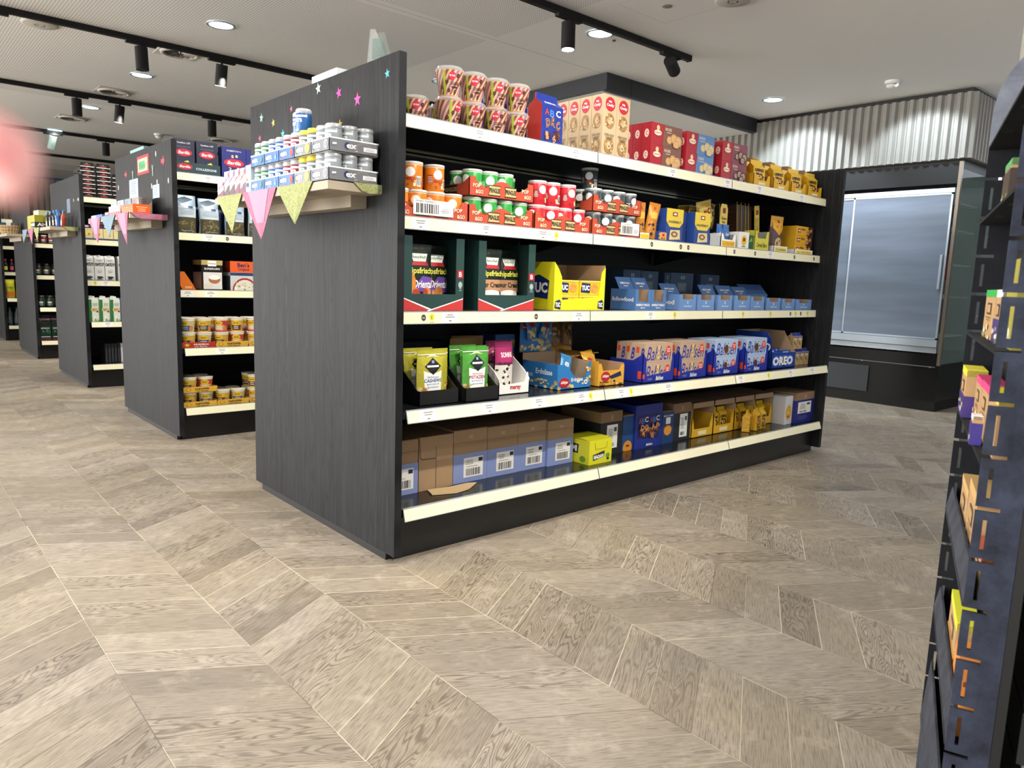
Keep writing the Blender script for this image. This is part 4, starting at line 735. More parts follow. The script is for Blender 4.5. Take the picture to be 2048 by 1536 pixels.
for i, (x, y, z, r) in enumerate(((.46, .24, .0, 5), (.55, .335, .0, -8))):
    o = bag(.15, .215, .05, M('#8a6a30', .5), lambda F: (F.rect(.05, .62, .9, .16, M('#c79a4a')), F.rect(.05, .1, .9, .3, M('#6d4a2a')), F.text('Nuss', .4, .66, .25, .08, BRN)), 85 + i).build('kraft_pouch', None, (x, y, z4), R(r), 'brown and gold pouch in the back, %s one' % ('left', 'right')[i], 'snack pouch')
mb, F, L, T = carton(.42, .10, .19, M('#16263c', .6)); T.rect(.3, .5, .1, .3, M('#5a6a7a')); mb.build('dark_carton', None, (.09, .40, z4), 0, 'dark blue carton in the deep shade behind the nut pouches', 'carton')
PB = M('#2d78bb', .4); PEA = [M('#d9c07a'), M('#c2a050'), M('#e6d49a')]
m = MB(); w_, d_, h_ = .20, .22, .105; t = .003; m.box(0, 0, 0, w_, d_, t, PB); m.prism([(0, 0), (w_, 0), (w_, h_ * 1.1), (w_ * .93, h_ * 1.05), (w_ * .85, h_ * .42), (w_ * .55, h_ * .42), (w_ * .35, h_ * .8), (w_ * .2, h_), (0, h_)], 0, t, PB); m.box(0, t, 0, t, d_, h_ * 1.02, PB); m.box(t, t, t, t + .001, d_ - t, h_, KRAFT); m.prism([(t, 0), (d_, 0), (d_, h_ * 1.3), (t, h_)], w_ - t, w_, KRAFT, 'x'); m.box(0, d_ - t, 0, w_, d_, h_ * 1.3, KRAFT)
F = fr(m, 0, 0, w_, h_, 0); L = lf(m, 0, 0, d_, h_, 0); L.blobs(.02, .02, .95, .35, 22, PEA, .05, 1.1); L.text('Erdnüsse', .40, .55, .46, .22, W_, bold=.02); L.rect(.02, .4, .3, .14, M('#9fb8d0')); F.blobs(.0, .05, .95, .3, 14, PEA, .05, 1.2); F.blobs(.86, .3, .12, .6, 6, PEA, .05, 1.2); F.ell(.2, .28, .15, .2, RED); F.text('ültje', .1, .2, .2, .16, W_, shear=.2); F.text('Erdnüsse', .4, .3, .35, .16, W_); F.ring(.85, .25, .05, .1, W_, PB, .5)
m.build('peanut_box', None, (.830, .078, z4), 0, 'bright blue open peanut box at the middle of the fourth shelf', 'display tray')
m = MB(); m.box(0, 0, 0, .19, .003, .125, PB); F = fr(m, 0, 0, .19, .125, 0); F.blobs(.35, .05, .6, .45, 30, PEA, .06); F.blobs(.0, .02, .4, .2, 9, PEA, .05); F.ell(.14, .86, .13, .1, RED); F.text('ültje', .07, .82, .15, .07, W_); F.text('Erdnüsse', .62, .6, .36, .09, W_); o = m.build('peanut_header_card', None, (.815, .302, z4 + .138), 0, 'blue upright back card of the peanut box with a heap of nuts on it', 'card')
m = MB(); m.box(0, 0, 0, .11, .14, .215, M('#1c4f86', .5)); F = fr(m, 0, 0, .11, .215, 0); F.blobs(.3, .3, .7, .6, 20, [M('#8f8450'), M('#6f7040')], .09, .5); m.build('peanut_carton', None, (.70, .33, z4), 0, 'shaded blue peanut carton left behind the header card', 'carton')  # peanut blue and nuts darkened, the shade put into the colours
def pk_deco(F): F.blobs(.1, .1, .8, .5, 10, PEA, .12); F.ell(.5, .75, .3, .12, RED)
for i, (x, a) in enumerate(((.865, -10), (.925, 22))): o = bag(.055, .085, .02, FOIL('#2f78bd'), pk_deco, 90 + i).build('peanut_packet', None, (x + .01, .288, z4 + .195), 0, 'small blue peanut packet sticking up above the card, %s one' % ('left', 'right')[i], 'snack packet', 'blue peanut packets'); o.rotation_euler = (0, R(a), 0)
o = bag(.07, .09, .02, FOIL('#3f8fcc'), lambda F: (F.rect(.3, .4, .35, .2, W_), F.text('u', .4, .43, .15, .12, PB)), 93).build('peanut_packet', None, (.945, .15, z4 + .05), 0, 'small blue peanut packet lying inside the blue box', 'snack packet', 'blue peanut packets'); o.rotation_euler = (R(-20), R(18), 0)
TB2 = M('#dba53a', .45); MIX = [M('#7a4a24'), M('#c99a5a'), M('#3b2318'), M('#e6cf94')]
m = MB(); w_, d_, h_ = .17, .30, .10; m.box(0, 0, 0, w_, d_, t, TB2); m.prism([(0, 0), (w_, 0), (w_, h_ * .9), (w_ * .9, h_ * .9), (w_ * .82, h_ * .68), (w_ * .18, h_ * .68), (w_ * .1, h_), (0, h_)], 0, t, TB2); m.box(0, t, 0, t, d_, h_ * 1.1, TB2); m.box(w_ - t, t, 0, w_, d_, h_ * .98, KRAFT); m.box(0, d_ - t, 0, w_, d_, h_ * 1.1, KRAFT)
F = fr(m, 0, 0, w_, h_, 0); L = lf(m, 0, 0, d_, h_, 0); F.ell(.28, .42, .17, .22, RED); F.text('ültje', .16, .35, .24, .16, W_, shear=.2); F.poly([(.4, .42), (.85, .62), (.9, .42), (.5, .3)], M('#1f2a50')); F.text('Studenten-', .06, .14, .36, .1, CHOC); F.text('Futter', .06, .02, .2, .1, CHOC); F.blobs(.5, .02, .45, .22, 12, MIX, .04, 1.2); L.blobs(.3, .1, .7, .3, 8, MIX, .04, 1.6); L.ell(.2, .2, .05, .12, CHOC)
m.build('trail_mix_box', None, (1.066, .066, z4), 0, 'orange-yellow open box of trail mix beside the blue peanut box', 'display tray')
for i, (x, y, z, rx, ry, col) in enumerate(((1.115, .135, .045, -25, 8, '#e3b04a'), (1.175, .195, .05, -25, -6, '#d9a53c'), (1.12, .255, .022, -20, 12, '#cf963a'))): o = bag(.075, .10, .025, FOIL(col), lambda F: (F.ell(.3, .6, .2, .15, RED), F.poly([(.4, .5), (.9, .65), (.8, .4)], M('#1f2a50'))), 95 + i).build('trail_mix_packet', None, (min(x, 1.185), y, z4 + z), 0, 'yellow trail mix packet in the orange-yellow box, %s from the left' % ORD[i], 'snack packet', 'yellow trail mix packets'); o.rotation_euler = (R(rx), R(ry), 0)
m = MB(); m.prism([(0, 0), (.215, 0), (.215, .09), (.16, .15), (.01, .15), (0, .13)], 0, .003, M('#b58a2c', .5)); F = fr(m, 0, 0, .215, .15, 0); F.rect(0, 0, 1, .3, TB2); F.text('Futter', .5, .08, .25, .12, BRN); F.rect(.66, .45, .07, .3, M('#d9cf8a')); F.blobs(.15, .3, .35, .6, 14, MIX, .06, 1.2); o = m.build('folded_card', None, (1.0, .372, z4 + .112), 0, 'folded-back yellow card standing behind the trail mix box', 'card'); o.rotation_euler = (R(-18), 0, 0)
for i, (x, z, a) in enumerate(((1.085, .175, -6), (1.15, .175, 12))): o = bag(.07, .11, .02, FOIL('#7a5a2c'), lambda F: F.blobs(.1, .1, .8, .7, 14, [M('#2a1c14'), M('#c9b58a'), M('#8a5a30')], .09), 98 + i).build('trail_mix_packet', None, (x, .345, z4 + z - .02), 0, 'shaded trail mix packet clipped to the yellow card, %s one' % ('left', 'right')[i], 'snack packet', 'yellow trail mix packets'); o.rotation_euler = (R(-12), R(a), 0)  # brown foil instead of yellow, shade put into its colour
m = MB(); m.add([(0, 0, 0), (.2, .01, .012), (.23, .10, .005), (.05, .12, .02), (0, 0, .003), (.2, .01, .015), (.23, .10, .008), (.05, .12, .023)], [(3, 2, 1, 0), (4, 5, 6, 7), (0, 1, 5, 4), (1, 2, 6, 5), (2, 3, 7, 6), (3, 0, 4, 7)], M('#a9803c')); m.build('carton_flap', None, (1.06, .235, z4 + .112), 0, 'creased brown carton flap lying across the trail mix box', 'carton flap')
# Bahlsen-style biscuit boxes in royal blue trays
RB = M('#20309a', .4)
def bah_box(c, pic):
    mb, F, L, T = carton(.205, .055, .088, M(c, .5)); F.text('Bahlsen', .06, .10, .88, .72, M('#26339a'), shear=.35, bold=.0); F.poly(pic[0], M(pic[1])); F.blobs(.44, .25, .1, .4, 5, [CHOC], .012, 2.6) if pic[2] else F.ell(.5, .45, .09, .26, M('#54342a'))
    F.ell(.84, .6, .09, .24, M('#d9482c')); F.lines(.78, .48, .12, .25, 3, W_); L.text('B', .55, .15, .4, .6, M('#26339a'), shear=.3); L.rect(.1, .5, .3, .3, M('#d9482c')); return tag(mb.build('biscuit_box'), 'x', 'biscuit box')
BH1 = Proto(bah_box('#bda28a', ([(.44, .12), (.52, .15), (.54, .85), (.46, .88)], '#dcc07a', 1))); BH2 = Proto(bah_box('#a9bedd', ([(.38, .3), (.5, .75), (.6, .7), (.62, .3), (.5, .15)], '#d9c08a', 0)))
def bah_tray(w=.232, d=.20):
    m = MB(); t = .0025; m.box(0, 0, 0, w, d, .0025, KRAFT2); m.prism([(0, 0), (w, 0), (w, .12), (w * .93, .10), (w * .90, .045), (w * .12, .03), (w * .10, .11), (0, .135)], 0, t, RB)
    for x in (0, w - t): m.prism([(0, 0), (d, 0), (d, .10), (.06, .10), (0, .135)], x, x + t, RB, 'x')
    m.box(0, d - t, 0, w, d, .10, RB); F = fr(m, 0, 0, w, .04, 0); F.text('Bahlsen', .42, .2, .24, .5, W_, shear=.3); F.rect(.0, .5, .07, .9, M('#d9482c')); F.lines(.14, .25, .18, .3, 2, M('#8f9ad0')); L = lf(m, 0, 0, d, .12, 0); L.rect(.86, .15, .1, .3, M('#d9482c')); return tag(m.build('display_tray'), 'x', 'display tray', 'royal blue biscuit trays on the fourth shelf')
BHT = Proto(bah_tray())
for i, x in enumerate((1.338, 1.605, 1.895, 2.185)):
    BHT.at((x, .042, z4), 'royal blue biscuit tray, %s from the left' % ORD[i]); P = (BH1, BH1, BH2, BH2)[i]; nm = ('beige', 'beige', 'pale blue', 'pale blue')[i]
    for r in range(3):
        for l in range(2): P.at((x + .0145, .0465 + r * .0565, z4 + .0035 + l * .0885), '%s biscuit box in the %s royal blue tray, %s layer, %s row' % (nm, ORD[i], ('lower', 'upper')[l], ('front', 'middle', 'rear')[r]), 0, '%s biscuit boxes' % nm)
m = MB(); w_, d_, h_ = .262, .24, .088; OB = M('#17388f', .4); m.box(0, 0, 0, w_, d_, t, OB); m.box(0, 0, 0, w_, t, h_, OB); m.prism([(0, 0), (d_, 0), (d_, .205), (.04, .205), (.012, .17), (0, h_)], 0, t, OB, 'x'); m.prism([(0, 0), (d_, 0), (d_, .205), (.08, .205), (.03, .12), (0, h_)], w_ - t, w_, KRAFT, 'x'); m.box(0, d_ - t, 0, w_, d_, .205, KRAFT)
F = fr(m, 0, 0, w_, h_, 0); F.text('OREO', .02, .12, .9, .72, M('#3f6fd0'), bold=.16); F.text('OREO', .05, .2, .84, .56, W_, bold=.05); L = lf(m, 0, 0, d_, .2, 0); L.text('REO', .55, .5, .4, .22, W_, bold=.03); L.lines(.6, .1, .25, .2, 3, M('#5a7ac8')); m.build('sandwich_biscuit_box', None, (2.486, .055, z4), 0, 'deep blue open biscuit box with large white capital letters near the right end', 'display tray')
for i in range(8):
    m = MB(); m.prism([(0, 0), (.11, 0), (.115, .025), (-.005, .025)], 0, .02, FOIL('#2c56b8')); m.box(.02, -.001, .006, .09, 0, .02, M('#bcd0f0')); m.build('biscuit_packet', None, (2.50 + (i % 2) * .122, .075 + (i // 2) * .035, z4 + .065 + (i % 3) * .006), R((-3, 4)[i % 2]), 'small blue biscuit packet on top in the deep blue box, %s' % ['front left', 'front right', 'second row left', 'second row right', 'third row left', 'third row right', 'back left', 'back right'][i], 'biscuit packet', 'blue biscuit packets in the deep blue box'); m = None
def mini(): 
    mb, F = block_bag(.05, .04, .095, FOIL('#c9b184'), FOIL('#b89a6a'), .1); F.rect(0, .72, 1, .28, M('#1f3390')); F.blobs(.2, .1, .6, .5, 7, [COOKIE, CHOC], .12, .6); F.text('Mini', .2, .58, .6, .1, W_); return tag(mb.build('mini_biscuit_bag'), 'x', 'biscuit bag', 'small gold and blue biscuit bags at the right end of the fourth shelf')
MI = Proto(mini())
for i in range(4): MI.at((2.815 + i * .055, .125, z4), 'small gold and blue biscuit bag, lower row, %s from the left' % ORD[i])
for i in range(2): MI.at((2.83 + i * .055, .125, z4 + .0955), 'small gold and blue biscuit bag on top of the lower row, %s one' % ('left', 'right')[i])

# --- bottom shelf: stock cartons
PW = M('#8798cc', .6)
def stock(x, y, w, h, lab, label=True, hb=.115):
    t = thing('stock_carton', lab, 'cardboard box', (x, y, z5), group='brown and lilac stock cartons')
    m = MB(); m.box(0, 0, 0, w, .26, h, KRAFT); m.box(.001, .0, hb + .002, w - .001, -.0012, hb + .045, M('#9c8163', .8)); F = fr(m, 0, 0, w, h, 0); L = lf(m, 0, 0, .26, h, 0); F.rect(.45, .82, .12, .06, M('#b9a184')); F.rect(0, .985, 1, .012, M('#7c664c')); m.build('carton', t)
    l = MB(); l.box(-.0006, -.0012, 0, w + .0006, 0, hb, PW); l.box(-.0012, 0, 0, 0, .25, hb, PW); F = fr(l, 0, 0, w, hb, -.0012)
    if label: F.rect(.30, .17, .58, .68, W_); F.l = .001; F.bars(.36, .22, .44, .25); F.lines(.34, .6, .25, .18, 3, M('#707070')); F.rect(.74, .68, .12, .13, M('#1d2a4a')); F.lines(.34, .52, .4, .05, 1, M('#8a8a8a'))
    l.build('lilac_sleeve', t); return t
stock(.030, .149, .163, .205, 'stock carton at the far left, cut by the end panel, lilac lower half')
for i, (x, y, w, h) in enumerate(((.363, .158, .166, .212), (.533, .160, .160, .208), (.696, .163, .163, .206), (.862, .152, .155, .200))): stock(x, y, w, h, 'brown stock carton with lilac sleeve and barcode, %s of the four in a row' % ORD[i])
m = MB(); m.box(0, 0, 0, .156, .26, .205, KRAFT); F = fr(m, 0, 0, .156, .205, 0); F.rect(.49, .02, .012, .78, M('#4c3b28')); F.poly([(.0, .98), (.03, .62), (.08, .58), (.98, .56), (.98, .575), (.09, .60), (.045, .64), (.02, .98)], M('#5f4b35')); F.rect(.5, .54, .48, .06, M('#b89c7a')); m.build('plain_carton', None, (.200, .152, z5), 0, 'plain brown carton with a torn slit, second from the left on the bottom shelf', 'cardboard box')
m = MB(); m.prism([(0, 0), (.09, -.03), (.16, -.015), (.235, .035), (.2, .05), (.12, .045), (.02, .06)], 0, .004, M('#d9bd90', .8), 'z'); o = m.build('torn_flap', None, (.215, .085, z5 + .001), 0, 'torn pale cardboard flap lying flat on the bottom shelf', 'cardboard scrap')
m = MB(); MA = M('#e3e22c', .4); w_, d_, h_ = .148, .15, .108; m.box(0, 0, 0, w_, d_, h_, MA); F = fr(m, 0, 0, w_, h_, 0); L = lf(m, 0, 0, d_, h_, 0); T = tp(m, 0, 0, w_, d_, h_)
F.poly([(.18, .16), (.66, .26), (.68, .52), (.16, .40)], INK); F.text('MAOAM', .20, .22, .44, .17, W_, 4, .08); F.ell(.82, .3, .09, .1, M('#6aa02c')); F.rect(.78, .12, .1, .08, INK); F.poly([(.22, .9), (.26, .62), (.76, .62), (.8, .9), (.78, .9), (.74, .645), (.28, .645), (.24, .9)], M('#b9b420'))
L.poly([(.0, .42), (.55, .40), (.58, .78), (.0, .82)], INK); L.text('AM', .05, .47, .46, .26, W_, 0, .08); L.ell(.75, .2, .12, .13, M('#6aa02c')); T.poly([(.3, .3), (.7, .55), (.62, .75), (.22, .5)], INK); T.text('MAOAM', .28, .44, .36, .14, W_, 32, .05)
m.prism([(0, h_ + .002), (w_, h_ + .002), (w_, h_ + .004), (0, h_ + .004)], .02, d_, MA); m.build('sweets_box', None, (1.028, .062, z5), 0, 'lemon-yellow sweets box with black slanted name tags on the bottom shelf', 'sweets box')
def topbox(x, y, w, h, c, lab, cap=.055, lb=None, d=.26, extra=None):
    m = MB(); m.box(0, 0, 0, w, d, h, KRAFT2); k = h - cap; m.box(-.001, -.0015, 0, w + .001, d, k, c); F = fr(m, 0, 0, w, k, -.0015)
    if lb: F.rect(*lb, W_); a, b, ww, hh = lb; F.l = .001; F.lines(a + ww * .1, b + hh * .35, ww * .5, hh * .5, 7, M('#6a6a6a')); F.rect(a + ww * .65, b + hh * .7, ww * .25, hh * .18, M('#4a4a50')); F.bars(a + ww * .15, b + hh * .08, ww * .5, hh * .15, None, 8)
    if extra: extra(F)
    G_ = fr(m, 0, k, w, h, 0); G_.rect(.45, .2, .12, .5, M('#a58a68')); return m.build('stock_carton', None, (x, y, z5), 0, lab, 'cardboard box')
topbox(1.192, .148, .150, .205, M('#202124', .5), 'black carton with brown top and white label behind the yellow sweets box', .05, (.28, .2, .5, .72))
topbox(1.357, .156, .078, .175, M('#1f4a86', .45), 'narrow dark blue carton with an orange logo at its foot', .006, None, .2, lambda F: (F.ell(.5, .1, .42, .2, M('#e0942c')), F.rect(.35, .12, .3, .06, BRN)))
m = MB(); m.box(0, 0, 0, .206, .2, .215, M('#22338c', .4)); F = fr(m, 0, 0, .206, .215, 0); F.poly([(.08, .24), (.92, .20), (.94, .72), (.9, .78), (.08, .76)], M('#1a2668')); 
for a in (.10, .52): F.text('A', a + .02, .58, .1, .12, M('#c03a3a')); F.text('B', a + .12, .57, .11, .13, M('#3d7bd0')); F.text('C', a + .24, .60, .13, .12, W_)
for i in range(26): F.text(random.choice('ABCDOPR'), .12 + random.random() * .62, .22 + random.random() * .22, .13, .11, M(random.choice(('#c79266', '#4a2418', '#6b3a24', '#a8704c'))), random.uniform(-40, 40), .06)
for a, s in ((.16, 'D'), (.30, 'O'), (.55, 'A'), (.72, 'P')): F.text(s, a, .42, .15, .14, M('#c79266'), random.uniform(-20, 20), .07)
F.text('Bahlsen', .38, .06, .24, .06, W_, shear=.3); m.build('letter_biscuit_display', None, (1.436, .145, z5), 0, 'royal blue display box with two letter biscuit bags printed and letters A B C', 'display box')
topbox(1.650, .149, .092, .168, M('#1f4076', .45), 'narrow blue carton with an orange emblem right of the letter biscuits', .004, None, .2, lambda F: (F.ell(.5, .42, .34, .16, M('#e0942c')), F.rect(.3, .62, .4, .2, W_), F.text('MUG CAKE', .1, .85, .8, .05, W_)))
topbox(1.749, .158, .150, .195, M('#26272a', .5), 'black carton with brown top and tall white label in the middle of the bottom shelf', .05, (.38, .12, .44, .84))
def big_yellow(x, w, lab, filled):
    m = MB(); d = .22; h = .188; c = M('#dfae2a', .5); t = .003; m.box(0, 0, 0, w, d, t, KRAFT2); m.prism([(0, 0), (w, 0), (w, h * .62), (w * .9, h * .55), (w * .84, h * .24), (w * .12, h * .24), (w * .06, h * .5), (0, h * .6)], 0, t, c); m.box(0, 0, h * .84, w, t, h, KRAFT); m.box(0, d - t, 0, w, d, h, KRAFT2)
    m.box(0, 0, 0, t, d, h * .62, c); m.box(0, 0, h * .62, t, d, h, KRAFT); m.box(w - t, 0, 0, w, d, h * .62, c); m.box(w - t, 0, h * .62, w, d, h, KRAFT); m.box(0, 0, h - .002, w, d, h, KRAFT2); F = fr(m, 0, 0, w, h * .24, 0); F.rect(.3, .25, .4, .5, M('#f0dc90')); F.text('LEIBNIZ', .33, .35, .34, .3, W_)
    return m.build('yellow_stock_display', None, (x, .150, z5), 0, lab, 'display box', 'yellow and brown stock displays')
for i, (x, w, f) in enumerate(((1.905, .195, 0), (2.104, .198, 1), (2.306, .198, 1), (2.508, .20, 1))):
    big_yellow(x, w, ('empty yellow and brown display box on the bottom shelf', 'yellow and brown display box with two wafer bags inside', 'yellow and brown display box half hidden by the leaning bags', 'yellow and brown display box beside the white carton')[i], f)
    if f:
        for j in range(2): q = dup(WB.r, (x + .058 + j * .082, .205, z5 + .0035), 'yellow wafer bag inside the %s yellow and brown display on the bottom shelf, %s one' % (ORD[i], ('left', 'right')[j]), R(0), 'yellow wafer bags on the bottom shelf'); q.scale = (.68, 1, .95)
for i, (x, y, z, rx, rz) in enumerate(((2.345, .095, .0, -6, 24), (2.425, .092, .0, -4, 14), (2.495, .10, .0, -6, 8))): q = dup(WB.r, (x, y, z5 + z + .002), 'yellow wafer bag standing in front of the displays, %s from the left' % ORD[i], R(rz), 'yellow wafer bags on the bottom shelf'); q.scale = (.62, .8, .88)
mb, F, L, T = carton(.086, .16, .168, M('#d6d8dc', .5)); F.ell(.5, .42, .36, .27, M('#dba928')); F.poly([(.38, .36), (.5, .46), (.62, .36), (.5, .40)], W_); F.rect(.36, .25, .28, .05, RED); mb.build('white_carton', None, (2.716, .073, z5), 0, 'white carton with an orange-yellow oval at the right of the bottom shelf', 'cardboard box')
topbox(2.806, .056, .22, .182, M('#20287c', .45), 'royal blue carton with brown top and white label, last at the right end', .045, (.12, .42, .72, .5), .2, lambda F: F.lines(.1, .12, .6, .2, 3, M('#5a64b0')))

# ================================================================== wooden ledges on the end panels, with bunting and small goods
PALE = brushed('pale_wood', '#a89c88', .6, 0)
def ledge(k, lab):
    y = k * D; t = thing('end_panel_ledge', lab, 'shelf', (0, y, 1.271), group='pale ledges screwed to the end panels')
    b = MB(); b.box(-.192, .10, -.026, -.0005, 1.08, 0, PALE); b.build('ledge_board', t)
    b = MB(); b.box(-.06, .195, -.066, -.0005, .995, -.0265, PALE); b.box(-.012, .26, -.05, -.008, .268, -.044, INK) if 0 else None; b.build('batten', t)
    return t
for k, l in enumerate(('pale wooden ledge on the front end panel carrying chewing gum', 'pale wooden ledge on the second end panel carrying mint boxes', 'pale wooden ledge on the third end panel with a yellow box and drinks', 'pale wooden ledge on the fourth end panel with a wicker basket')): ledge(k, l)
CY = cloth('#a3a874', '#838a58'); CP = cloth('#a5607c', '#b0748c'); CB = cloth('#8598a8', '#6a8294'); CPI = M('#a98ba2', .9)
def flag(y0, y1, tip, zt, zb, m, lab, inner=None, x=-.1955, th=.0016, amp=.006):
    mb = MB(); n = 8
    def P(a, b, q): w0 = y1 + (y0 - y1) * a; yy = w0 * (1 - b) + tip * b; return (x - amp * (1 + sin(a * 9 + y0 * 7)) * b * (1.2 - b) - q, yy, zt + (zb - zt) * b)
    for q, rev in ((th, 0), (0, 1)): mb.grid(lambda a, b: P(a, b * .995, q), n, 10, m)
    mb.add([P(i / n, .0, q) for q in (0, th) for i in range(n + 1)], [(i, i + 1, n + 2 + i, n + 1 + i) for i in range(n)], m)
    for a in (0, 1): mb.add([P(a, j / 10, q) for q in (0, th) for j in range(11)], [(j, j + 1, 12 + j, 11 + j) for j in range(10)], m)
    if inner: mb.grid(lambda a, b: P(.2 + .6 * a, b * .66, th + .0012), 6, 8, inner)
    # folded over onto the board
    mb.add([(x - th, y0, zt), (x - th, y1, zt), (x + .03, y1, zt + .001), (x + .03, y0, zt + .001), (x - th, y0, zt - .001), (x - th, y1, zt - .001)], [(0, 1, 2, 3), (0, 4, 5, 1)], m)
    return mb.build('bunting_flag', None, (0, 0, 0), 0, lab, 'bunting', 'cloth bunting flags on the ledges')
zt = 1.2745
flag(.784, 1.05, .883, zt, 1.125, CY, 'yellow-green patterned bunting flag at the left end of the front ledge'); flag(.475, .784, .603, zt, 1.095, CP, 'pink bunting flag with pale inner triangle on the front ledge', CPI); flag(.196, .467, .322, zt, 1.143, CY, 'yellow-green bunting flag right of the pink one, front ledge')
def edge_flag(k, m, lab, x0=-.105, x1=.0):
    b = MB(); y = k * D + .0975; b.add([(x0, y - .0015, 1.2745), (x1, y - .0015, 1.2745), (x1, y - .0015, 1.247), (x0 + .055, y - .004, 1.243), (x0 + .03, y - .003, 1.25)] + [(x0, y, 1.2745), (x1, y, 1.2745), (x1, y, 1.247), (x0 + .055, y - .001, 1.243), (x0 + .03, y, 1.25)], [(4, 3, 2, 1, 0), (5, 6, 7, 8, 9), (0, 1, 6, 5), (1, 2, 7, 6), (2, 3, 8, 7), (3, 4, 9, 8), (4, 0, 5, 9)], m); b.add([(x0, y, 1.2728), (x1, y, 1.2728), (x1, y + .03, 1.2728), (x0, y + .03, 1.2728)], [(0, 1, 2, 3)], m)
    return b.build('bunting_flag', None, (0, 0, 0), 0, lab, 'bunting', 'cloth bunting flags on the ledges')
edge_flag(0, CY, 'yellow-green flag folded round the right corner of the front ledge'); edge_flag(1, CP, 'pink flag folded along the near edge of the second ledge', -.19); edge_flag(2, CY, 'small yellow-green flag on the near edge of the third ledge')
flag(3.02, 3.33, 3.10, zt, 1.122, CP, 'narrow pink bunting flag at the left of the second ledge', CPI); flag(2.669, 3.007, 2.806, zt, 1.149, CB, 'pale blue bunting flag in the middle of the second ledge'); flag(2.395, 2.664, 2.43, zt, 1.10, CP, 'large pink bunting flag on the second ledge', CPI)
flag(5.66, 5.62 + .3, 5.88, zt, 1.16, CB, 'pale bunting flag at the left of the third ledge'); flag(5.36, 5.65, 5.44, zt, 1.14, CP, 'mauve bunting flag on the third ledge'); flag(5.08, 5.35, 5.187, zt, 1.156, CY, 'cream bunting flag on the third ledge')
# chewing gum trays and tubs
def gum_tray(c, c2, dot, name='gum_tray'):
    m = MB(); w, d, h = .122, .176, .042; cm = M(c, .4); t = .002; m.box(0, 0, 0, d, w, t, W_)
    m.box(0, 0, 0, t, w, h, cm); m.box(d - t, 0, 0, d, w, h, cm); m.box(0, 0, 0, d, t, h, cm); m.box(0, w - t, 0, d, w, h, cm); L = lf(m, 0, 0, w, h, 0); F = fr(m, 0, 0, d, h, 0)
    for Q, a in ((L, .08), (F, .3)):
        Q.rect(0, .9, 1, .1, W_); Q.ell(a + .06, .5, .06 if Q is F else .07, .26, NV); Q.text('extra', a + .04, .32, .42, .40, W_, bold=.03); Q.lines(a + .18, .12, .25, .15, 1, M(c2))
    if dot == 'lemon': L.ell(.8, .5, .14, .36, M('#e3c93a')); L.ring(.8, .5, .09, .24, M('#f0e080'), M('#e3c93a'), .7)
    elif dot == 'berry': L.ell(.84, .5, .1, .33, M('#d2452c')); L.ell(.82, .4, .05, .18, M('#8f1c24'))
    elif dot == 'leaf': L.poly([(.72, .2), (.86, .3), (.88, .8), (.76, .6)], M('#2f7a3c'))
    elif dot == 'drop': L.poly([(.78, .2), (.86, .3), (.80, .85), (.74, .35)], M('#7ab0e0')); 
    else: L.ring(.84, .5, .11, .33, M('#dfe3e6'), cm, .8); L.rect(.83, .3, .02, .4, W_)
    F.ring(.68, .45, .16, .4, M('#8d7f86'), cm, .85); F.rect(.68, .25, .28, .32, M('#e3e4e8')); F.lines(.7, .3, .22, .2, 2, M('#9a9aa2')); F.poly([(.06, .45), (.14, .5), (.14, .62), (.06, .6)], W_)
    return tag(m.build(name), 'x', 'gum tray', 'chewing gum trays on the front ledge')
def tub(c, lid, cap=None, r=.0265, h=.0845):
    t = thing('gum_tub', 'x', 'gum tub'); m = MB(); pr = [(r * .9, 0), (r, .004), (r, h * .74), (r * .96, h * .8)]; m.lathe(pr, M(c, .3), 24); F = cyl(m, [(r, .004), (r, h * .74)], 2.6, -170); F.rect(0, .86, 1, .12, M('#dfe4ea')); F.text('extra', .2, .58, .55, .26, W_, bold=.03); F.poly([(0, .95), (.2, .95), (0, .3)], M('#e9edf0')); F.rect(.3, .1, .3, .1, M('#9fc0e8')); m.build('tub_body', t)
    l = MB(); l.lathe([(r * .97, h * .8), (r * 1.02, h * .82), (r * 1.02, h * .93), (r * .9, h * .985), (.002, h)], M(lid, .3, .4 if lid == '#b7bcc0' else 0), 24); l.build('lid', t); return t
TUB = {'silver': Proto(tub('#8f989e', '#b7bcc0')), 'yellow': Proto(tub('#70797f', '#e0cc3c')), 'wine': Proto(tub('#8c2440', '#b4b9be')), 'blue': Proto(tub('#2460a8', '#b4b9be')), 'green': Proto(tub('#1f7a4c', '#b4b9be'))}
LZ = 1.2716
for i, (k, c, c2, dot) in enumerate((('silver', '#6f7278', '#cfd2d6', 'ring'), ('yellow', '#797c80', '#cfd2d6', 'lemon'), ('wine', '#1f60a8', '#c9304a', 'berry'), ('blue', '#1f60a8', '#9fc8f0', 'drop'), ('green', '#1f60a8', '#8fd0a0', 'leaf'))):
    gt = Proto(gum_tray(c, c2, dot)); y = .103 + i * .1235
    for l in range(2):
        z = LZ + .0022 + l * .0885; dx = -.188 if not l else -.186; gt.at((dx, y, z), '%s gum tray on the front ledge, %s level' % ({'silver': 'grey', 'yellow': 'grey and lemon', 'wine': 'blue and berry-red', 'blue': 'plain blue', 'green': 'blue with green leaf'}[k], ('lower', 'upper')[l]))
        for a in range(3 if i == 0 else 2):
            for b in range(2): TUB[k].at((dx + .032 + a * .056, y + .0315 + b * .059, z + .0028), '%s gum tub in the %s tray, %s column from the aisle, %s' % ({'yellow': 'grey and yellow', 'wine': 'wine-red'}.get(k, k), ('lower', 'upper')[l], ORD[a], ('nearer', 'farther')[b]), 0, '%s gum tubs' % k)
for j, y in enumerate((.395, .46)): TUB['blue'].at((-.13 + .02 * j, y, LZ + .1785), 'blue gum tub standing on top of the others, %s one' % ('right', 'left')[j], R(5), 'blue gum tubs')
